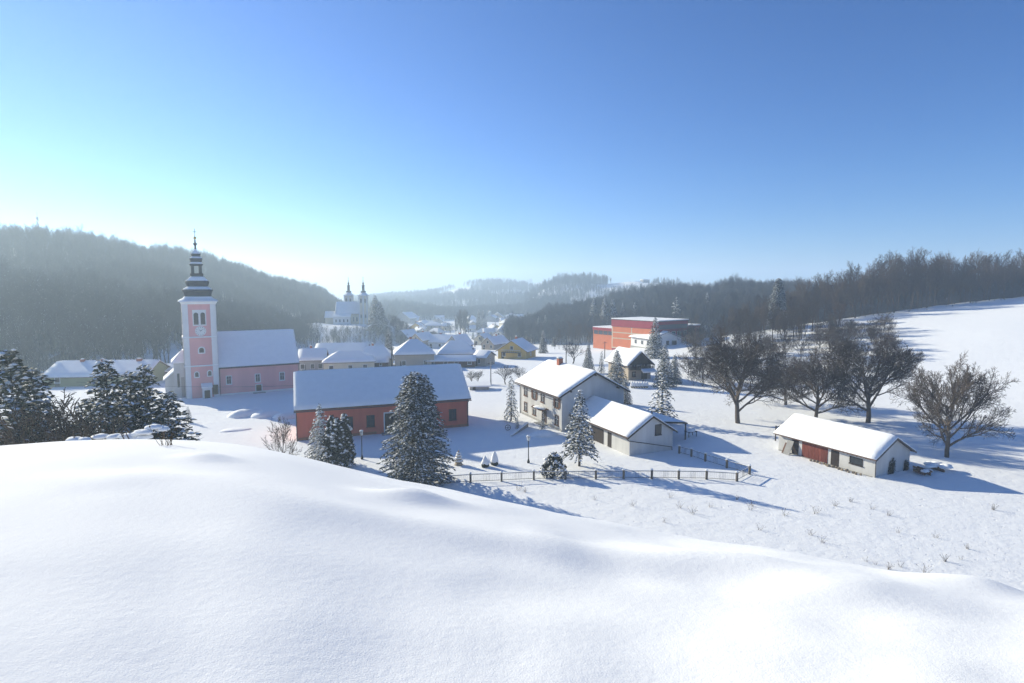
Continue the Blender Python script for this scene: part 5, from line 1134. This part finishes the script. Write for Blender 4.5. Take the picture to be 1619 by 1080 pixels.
def brush_heap():
    p = along(185, 33); e = empty('brush_heap', p, .1, 'heap of cut branches under thick snow pads below the pines', 'brush heap'); rr = random.Random(12)
    zc = top_z(p, 185, 690) - p.z
    for i in range(26):
        x = rr.uniform(-2.8, 2.6); m_ = MB(); a = Vector((x, rr.uniform(-.6, .6), zc - 1.8)); b = a + Vector((rr.uniform(-1.2, 1.5), rr.uniform(-.5, .5), 1.6 + rr.uniform(0, .7) + max(0, x * .22))); c = (a + b) / 2 + Vector((rr.uniform(-.2, .2), 0, .15)); m_.tube([a, c, b], [.06, .045, .02], 5); m_.build('branch', BARK_BROWN, e)
    for x, z, l, s_ in ((-2.5, -.05, .5, 0), (-1.95, -.1, .4, 0), (-1.3, .0, .5, .1), (-.4, .05, .45, 0), (.3, .1, .5, .2), (1.0, .3, .5, .5), (1.5, .62, .6, .55), (1.9, .95, .5, .3), (2.3, .7, .4, -.2), (.75, -.05, .4, 0), (1.4, .05, .5, 0)):
        m_ = MB(); blob(m_, (x, rr.uniform(-.4, .4), zc + z * .6 - .1), l, .42, .2, int(x * 10) + 60, 12, 7); m_.build('snow', SNOW, e, True)
brush_heap()
# ------------------------------------------------------------------ leafless trees
OAKBARK = mat('bark_orchard', (0.125, 0.098, 0.076), 0.9, 0.4, 1.6, snow=0.36)
OAK = dict(bark=OAKBARK, trunk=.20, kids=(13, 9, 8, 6, 3), ratio=(1.0, .56, .50, .5, .6), ang=(.98, .70, .72, .75, .8), wob=.10, trop=.06, r0=.26, twig=.015, trunk_len=5.2)
for key, u, v1, v0, wd, yw, lb, kw in (('oak_a', 1167, 669, 515, .9, .3, 'large spreading leafless tree standing alone beyond the lean-to', {}), ('oak_b', 1290, 663, 545, 1.0, 1.2, 'dark leafless tree rising just behind the barn roof', {}), ('oak_a', 1372, 668, 525, .95, 2.0, 'tall dense leafless tree behind the barn ridge', {}), ('oak_f', 1497, 723, 553, .74, .9, 'round leafless tree on the snow right of the barn', {}), ('oak_b', 1242, 640, 560, 1.25, 4.0, 'smaller leafless tree between the lone tree and the barn', {})):
    p, h_ = put(u, v0, v1, rmin=50); bare(key, 'leafless_tree', lb, p, h_, wide=wd, yaw=yw, base=14.0, **OAK)
TALL = dict(bark=BARK_BROWN, trunk=.28, kids=(13, 7, 5, 3), ratio=(.42, .55, .55, .55), ang=(.62, .7, .8, .8), wob=.12, trop=.13, r0=.24, twig=.024, trunk_len=11.5)
def skyline():
    tops_u = [1060, 1120, 1180, 1230, 1270, 1310, 1350, 1380, 1400, 1430, 1460, 1485, 1500, 1540, 1580, 1619, 1700, 1850]
    tops_v = [500, 488, 468, 452, 432, 421, 408, 396, 384, 394, 374, 384, 396, 386, 392, 380, 384, 388]
    r = random.Random(33); n = 0
    for row, (y0, y1, cnt, drop) in enumerate(((203, 210, 46, 22), (212, 222, 40, 8), (224, 236, 34, 0))):
        for i in range(cnt):
            u = 1150 + (1760 - 1150) * (i + r.uniform(.1, .9)) / cnt; Y = r.uniform(y0, y1) + max(0, (1370 - u)) * .02
            p = along(u, Y); vt = np.interp(u, tops_u, tops_v) + drop + abs(r.gauss(0, 9)); hh = top_z(p, u, vt) - p.z
            if hh < 4: continue
            bare('tall_%d' % r.randint(0, 4), 'ridge_tree', ('lower leafless tree fronting the wood along the top of the field', 'leafless tree in the middle of the wood above the field', 'tall leafless tree at the back of the wood above the field')[row], p, min(hh, 32), group='trees along the top of the field', wide=r.uniform(.75, 1.05), base=15.0, **TALL)
    for i in range(70):                                   # lower trees stepping down to the valley
        u = r.uniform(1070, 1340); v = r.uniform(508, 545) - (u - 1075) * .03; p = at(u, v, rmin=90); bare('tall_%d' % r.randint(0, 4), 'slope_tree', 'slim leafless tree on the bank between the school and the field', p, r.uniform(6, 12), group='trees on the bank', wide=r.uniform(.8, 1.2), base=15.0, **TALL)
skyline()
def thicket():
    r = random.Random(44)
    for i in range(105):
        u = r.uniform(1082, 1420); lo = 520 + max(0, (1180 - u)) * .15; hi = 612 - max(0, u - 1260) * .30; v = r.uniform(min(lo, hi - 8), hi); p = at(u, v, rmin=70)
        hs_ = r.uniform(3.4, 6.8)
        brush('thicket_%d' % r.randint(0, 3), 'thicket_shrub', ('low' if hs_ < 4.6 else 'tall') + ' brown leafless shrub in the thicket behind the big trees', p, hs_, r.uniform(1.0, 1.5), 'shrubs of the thicket')
    p = at(1350, 530, rmin=80); brush('thicket_1', 'field_hedge', 'dense dark hedge shrub jutting out onto the white field', p, 4.4, 1.6)
    p = at(1365, 528, rmin=80); brush('thicket_2', 'field_hedge', 'low dark hedge shrub at the tip casting shade on the field', p, 3.6, 1.7)
thicket()
POP = dict(trunk=.12, kids=(22, 6, 4), ratio=(.30, .5, .5), ang=(.38, .5, .6), wob=.06, trop=.22, r0=.16, twig=.03, trunk_len=12)
for i, (u, v0) in enumerate(((721, 497), (725.5, 490), (729, 488), (733, 488), (737, 490), (741, 496), (727, 492), (735, 490))):
    p = at(u, 529 - (i % 3), rmin=90); bare('poplar_%d' % (i % 3), 'poplar', 'slender bare poplar in the dense clump above the village', p, top_z(p, u, v0) - p.z, group='poplars in the clump', wide=1.35, base=15.0, **POP)
def small_trees():
    r = random.Random(55); spots = [(800, 608, 576), (820, 604, 578), (745, 606, 586), (756, 606, 585), (712, 530, 514), (905, 575, 540), (915, 548, 510), (925, 545, 508), (890, 546, 512), (900, 548, 505), (880, 545, 510), (870, 540, 512), (910, 550, 512), (896, 541, 508), (884, 552, 518), (932, 552, 515), (905, 545, 512)]
    for u, v1, v0 in spots:
        p = at(u, v1, rmin=60); near = v1 > 570
        bare('orchard_%d' % r.randint(0, 1) if near else 'tall_%d' % r.randint(0, 4), 'small_tree', 'small snowy leafless tree near the grey house and meadow' if near else 'slim leafless tree among the village houses near the wood', p, top_z(p, u, v0) - p.z, group='orchard trees' if near else 'trees beside the village', wide=1.2 if near else .8, **(dict(base=6.0, trunk=.25, kids=(8, 7, 5, 3), ratio=(.8, .6, .55, .5), ang=(.8, .7, .8, .8), wob=.13, trop=.08, r0=.12, twig=.014, trunk_len=3.0) if near else dict(base=15.0, **TALL)))
    for i in range(44):                                   # gardens between the houses
        u = r.uniform(622, 880); v = r.uniform(506, 566); p = at(u, v, rmin=110); bare('tall_%d' % r.randint(0, 4), 'garden_tree', 'small leafless garden tree between the village houses', p, r.uniform(3, 7), group='garden trees', wide=1.2, base=15.0, **TALL)
    for i in range(18):
        u = r.uniform(630, 880); v = r.uniform(508, 562); p = at(u, v, rmin=110); conifer('dark_spruce', 'garden_spruce', 'small dark garden spruce between the village houses', p, r.uniform(4, 9), 'garden spruces', wide=.9)
    p = at(443, 712, rmin=20); p = along(443, 66); brush('bush0', 'leafless_bush', 'open leafless bush at the left corner of the red house', p, top_z(p, 443, 655) - p.z, .62)
    p = at(712, 527, rmin=100); brush('thicket_0', 'round_bare_tree', 'round brown leafless tree in front of the poplars', p, 9.0, 1.0)
small_trees()
# ------------------------------------------------------------------ fence, lamps, garden pieces
def fence():
    posts = [(660, 768), (696, 766), (744, 763), (793, 761), (844, 758.5), (894, 758), (942, 757.5), (986, 757), (1030.5, 757), (1073, 757.5), (1117, 758), (1165, 761), (1185, 750), (1149, 740), (1115, 729.5), (1093, 722), (1074, 717)]
    P = [at(u, v, rmin=35) for u, v in posts]; e = empty('garden_fence', P[6], 0, 'low iron garden fence with snow-capped concrete posts along the yard', 'fence'); o = P[6]
    PM = mat('fence_post', (.17, .145, .115), .9, .4, 4.0); hgt = 1.05
    for q in P:
        l = q - o; m_ = MB(); m_.box(l.x - .11, l.x + .11, l.y - .11, l.y + .11, l.z - .4, l.z + hgt); p_ = m_.build('post', PM, e)
        blob(m_ := MB(), (l.x, l.y, l.z + hgt), .15, .15, .17, 3, 8, 6); m_.build('snow', SNOW, p_, True)
    for a, b in zip(P, P[1:]):
        a = a - o; b = b - o; d = (b - a).normalized(); s = a + d * .13; t = b - d * .13; up = Vector((0, 0, 1))
        m_ = MB(); m_.tube([s + up * .16, t + up * .16], .028, 4); m_.tube([s + up * .9, t + up * .9], .028, 4)
        pa = m_.build('panel', METAL, e)
        m_ = MB(); m_.tube([s + up * .945, s.lerp(t, .5) + up * .955, t + up * .945], .026, 5); m_.build('snow', SNOW, pa)
        L = (t - s).length
        for f in (.42, .47, .52, .57, .62): m_ = MB(); q = s.lerp(t, f); m_.tube([q + up * .1, q + up * .92], .011, 3); m_.build('bar', METAL, pa)
        m_ = MB()                                          # light wire mesh
        n = int(L / .22)
        for i in range(1, n): q = s.lerp(t, i / n); m_.tube([q + up * .17, q + up * .89], .0035, 3, cap=False)
        for k in range(1, 5): m_.tube([s + up * (.16 + k * .15), t + up * (.16 + k * .15)], .0035, 3, cap=False)
        w = m_.build('wire_mesh', GUTTER, pa); w['kind'] = 'stuff'
fence()
def lamp(u, v0, v1, lb):
    p = at(u, v1, rmin=30); hgt = top_z(p, u, v0) - p.z; e = empty('street_lamp', p, 0, lb, 'street lamp', 'garden lamps')
    m_ = MB(); m_.lathe([(.17, -.3), (.17, .25), (.12, .32), (.08, .5), (.065, .6), (.05, hgt - .75), (.09, hgt - .7), (.05, hgt - .62)], 10); m_.build('post', METAL, e)
    m_ = MB(); m_.lathe([(.10, hgt - .62), (.17, hgt - .5), (.20, hgt - .3), (.19, hgt - .14)], 8); m_.build('lantern', mat('frosted_glass', (.62, .63, .62), .4, .1, 3), e)
    m_ = MB(); m_.lathe([(.25, hgt - .135), (.2, hgt - .06), (.05, hgt)], 8); c = m_.build('lamp_cap', METAL, e); blob(m_ := MB(), (0, 0, hgt - .07), .24, .24, .17, 4, 10, 7); m_.build('snow', SNOW, c, True)
lamp(572.5, 681, 726, 'black garden lamp post between the thuja and the big spruce'); lamp(835.5, 689, 732, 'black garden lamp post left of the round snowy shrub')
def garden():
    p = at(725, 735, rmin=30); e = empty('stone_pagoda', p, 0, 'tiered stone garden lantern with snow on every tier', 'garden ornament'); ST = mat('garden_stone', (.40, .33, .24), .95, .3, 4.0)
    m_ = MB(); m_.lathe([(.6, -.2), (.5, .15), (.35, .32), (.3, .4)], 9); m_.build('base', ST, e)
    for i, (r_, z) in enumerate(((.62, .45), (.5, .78), (.38, 1.1), (.26, 1.38))):
        m_ = MB(); m_.lathe([(r_ * .5, z - .12), (r_, z), (r_, z + .06), (r_ * .5, z + .14)], 9); t = m_.build('tier', ST, e); m_ = MB(); m_.lathe([(r_ * .97, z + .065), (r_ * .9, z + .16), (r_ * .5, z + .24), (r_ * .3, z + .25)], 9); m_.build('snow', SNOW, t, True)
    m_ = MB(); m_.lathe([(.1, 1.5), (.13, 1.65), (.04, 1.9)], 7); m_.build('finial', ST, e)
    for u, v0, v1, lb in ((767, 721, 738, 'small cone shrub wrapped in snow, nearer the iron fence'), (782, 713, 735, 'taller cone shrub wrapped in snow behind the smaller one')):
        p = at(u, v1, rmin=30); h_ = top_z(p, u, v0) - p.z; e = empty('snow_cone_shrub', p, 0, lb, 'shrub'); m_ = MB(); blob(m_, (0, 0, .25), .52, .52, .4, u, 11, 7, .2, False); m_.build('foliage', NEEDLE_DARK, e); m_ = MB(); m_.lathe([(.46, .3), (.5, .5), (.4, h_ * .55), (.22, h_ * .82), (.05, h_)], 10); m_.build('snow', SNOW, e, True)
    p = at(803, 681, rmin=40); e = empty('wheel_ornament', p, R(15), 'spoked wheel ornament standing in the shaded yard', 'garden ornament'); n = 16
    m_ = MB(); ring = [(math.cos(6.2832 * i / n) * .42, 0, .5 + math.sin(6.2832 * i / n) * .42) for i in range(n + 1)]; m_.tube(ring, .05, 6); m_.build('rim', DARKWOOD, e)
    for i in range(6): m_ = MB(); m_.tube([(0, 0, .5), (math.cos(1.047 * i) * .4, 0, .5 + math.sin(1.047 * i) * .4)], .025, 4); m_.build('spoke', DARKWOOD, e)
    a = at(808, 690, rmin=40); b = at(834, 675, rmin=40); e = empty('ramp_wall', a, math.atan2(b.y - a.y, b.x - a.x), 'low dark retaining wall edging the ramp to the grey house', 'wall'); L = (b - a).length; m_ = MB(); m_.prism([(0, -.12, -.6), (L, -.12, -.6), (L, -.12, .62), (0, -.12, .12)], (0, .24, 0)); m_.build('wall', STONEGREY, e); m_ = MB(); m_.prism([(0, -.15, .122), (L, -.15, .622), (L, -.15, .78), (0, -.15, .25)], (0, .3, 0)); m_.build('snow', SNOW, e)
    p = at(818, 678, rmin=40); conifer('thin_spruce', 'young_spruce', 'tiny spruce beside the ramp wall', p, 1.9, wide=1.2)
    # wrapped hedge plants before the chalet
    for i in range(7):
        p = at(999 + i * 4.0, 613.5, rmin=60); e = empty('hedge_plant', p, 0, 'small snow-covered column in the hedge row before the chalet', 'shrub', 'hedge row before the chalet'); m_ = MB(); blob(m_, (0, 0, .3), .32, .32, .3, i, 8, 6, .2, False); m_.build('foliage', NEEDLE_DARK, e); m_ = MB(); m_.lathe([(.3, .35), (.33, .6), (.26, 1.1), (.08, 1.5)], 9); m_.build('snow', SNOW, e, True)
    # shovelled snow heaps
    for u, v, rx, ry, rz, lb in ((385, 657, 2.6, 1.8, 1.1, 'rounded snow heap nearest the church tower'), (420, 658, 2.4, 1.6, .95, 'middle snow heap on the church meadow'), (455, 660, 2.6, 1.7, 1.0, 'snow heap beside the end of the red house'), (372, 680, 2.2, 1.3, .26, 'low flat snow heap in the open meadow'), (858, 689, 2.2, 1.2, .9, 'shovelled snow heap at the corner of the grey house'), (400, 652, 1.6, 1.2, .7, 'small snow heap behind the rounded ones')):
        p = at(u, v, rmin=40); e = empty('snow_heap', p, .3, lb, 'snow heap'); m_ = MB(); blob(m_, (0, 0, -.05), rx, ry, rz, int(u), 18, 9, .16); m_.build('heap', SNOW, e, True)
garden()
# ------------------------------------------------------------------ dry weeds poking out of the snow
def weeds():
    r = random.Random(66); W = mat('dry_weed', (.12, .085, .05), .9, .3, 4.0)
    meshes = []
    for k in range(5):
        m_ = MB()
        for i in range(9 + k * 2):
            a = r.uniform(0, 6.28); p = Vector((r.uniform(-.12, .12), r.uniform(-.12, .12), -.05)); d = Vector((math.cos(a) * .35, math.sin(a) * .35, 1)); pts = [p]
            for j in range(4): d = d + Vector((r.gauss(0, .18), r.gauss(0, .18), -.08)); p = p + d.normalized() * r.uniform(.09, .16); pts.append(p.copy())
            m_.tube(pts, [.007, .006, .005, .004, .003], 3, cap=False)
            if r.random() < .5: m_.octa(pts[-1], .018, .018, .03)
        me = m_.mesh('stalks'); me.materials.append(W); meshes.append(me)
    def put_weed(p, s, lb, grp):
        e = empty('dry_weed', p, r.uniform(0, 6.28), lb, 'weed', grp); e.scale = (s, s, s); o = bpy.data.objects.new('stalks', meshes[r.randint(0, 4)]); COL.objects.link(o); o.parent = e
    spots = [(1060, 787), (1075, 803), (1095, 812), (1050, 826), (1122, 802), (1185, 806), (1188, 800), (1165, 790), (1200, 838), (1282, 846), (1300, 858), (1345, 793), (1378, 805), (1405, 815), (1570, 806), (1290, 812), (940, 790), (830, 778), (820, 775), (1240, 815), (1320, 800), (1420, 842), (1480, 850), (1000, 800), (1530, 868)]
    for u, v in spots: put_weed(at(u, v, rmin=16), r.uniform(.8, 1.6), 'dry weed tuft poking through the snow of the lower field', 'dry weeds in the lower field')
    for u, v in ((1385, 893), (1405, 900), (1425, 897), (1370, 888), (1520, 885)): put_weed(at(u, v, rmin=9), r.uniform(.7, 1.2), 'dry weed tuft just beyond the snow crest', 'dry weeds beyond the crest')
    put_weed(at(1462, 906, rmin=9), 1.5, 'tallest dry weed clump rising beyond the snow crest', None); put_weed(at(1495, 888, rmin=9), 1.3, 'bent dry weed clump uphill of the tallest one', None)
    put_weed(at(264, 704, rmin=5), .8, 'little dry weed standing on the snow crest', None)
weeds()
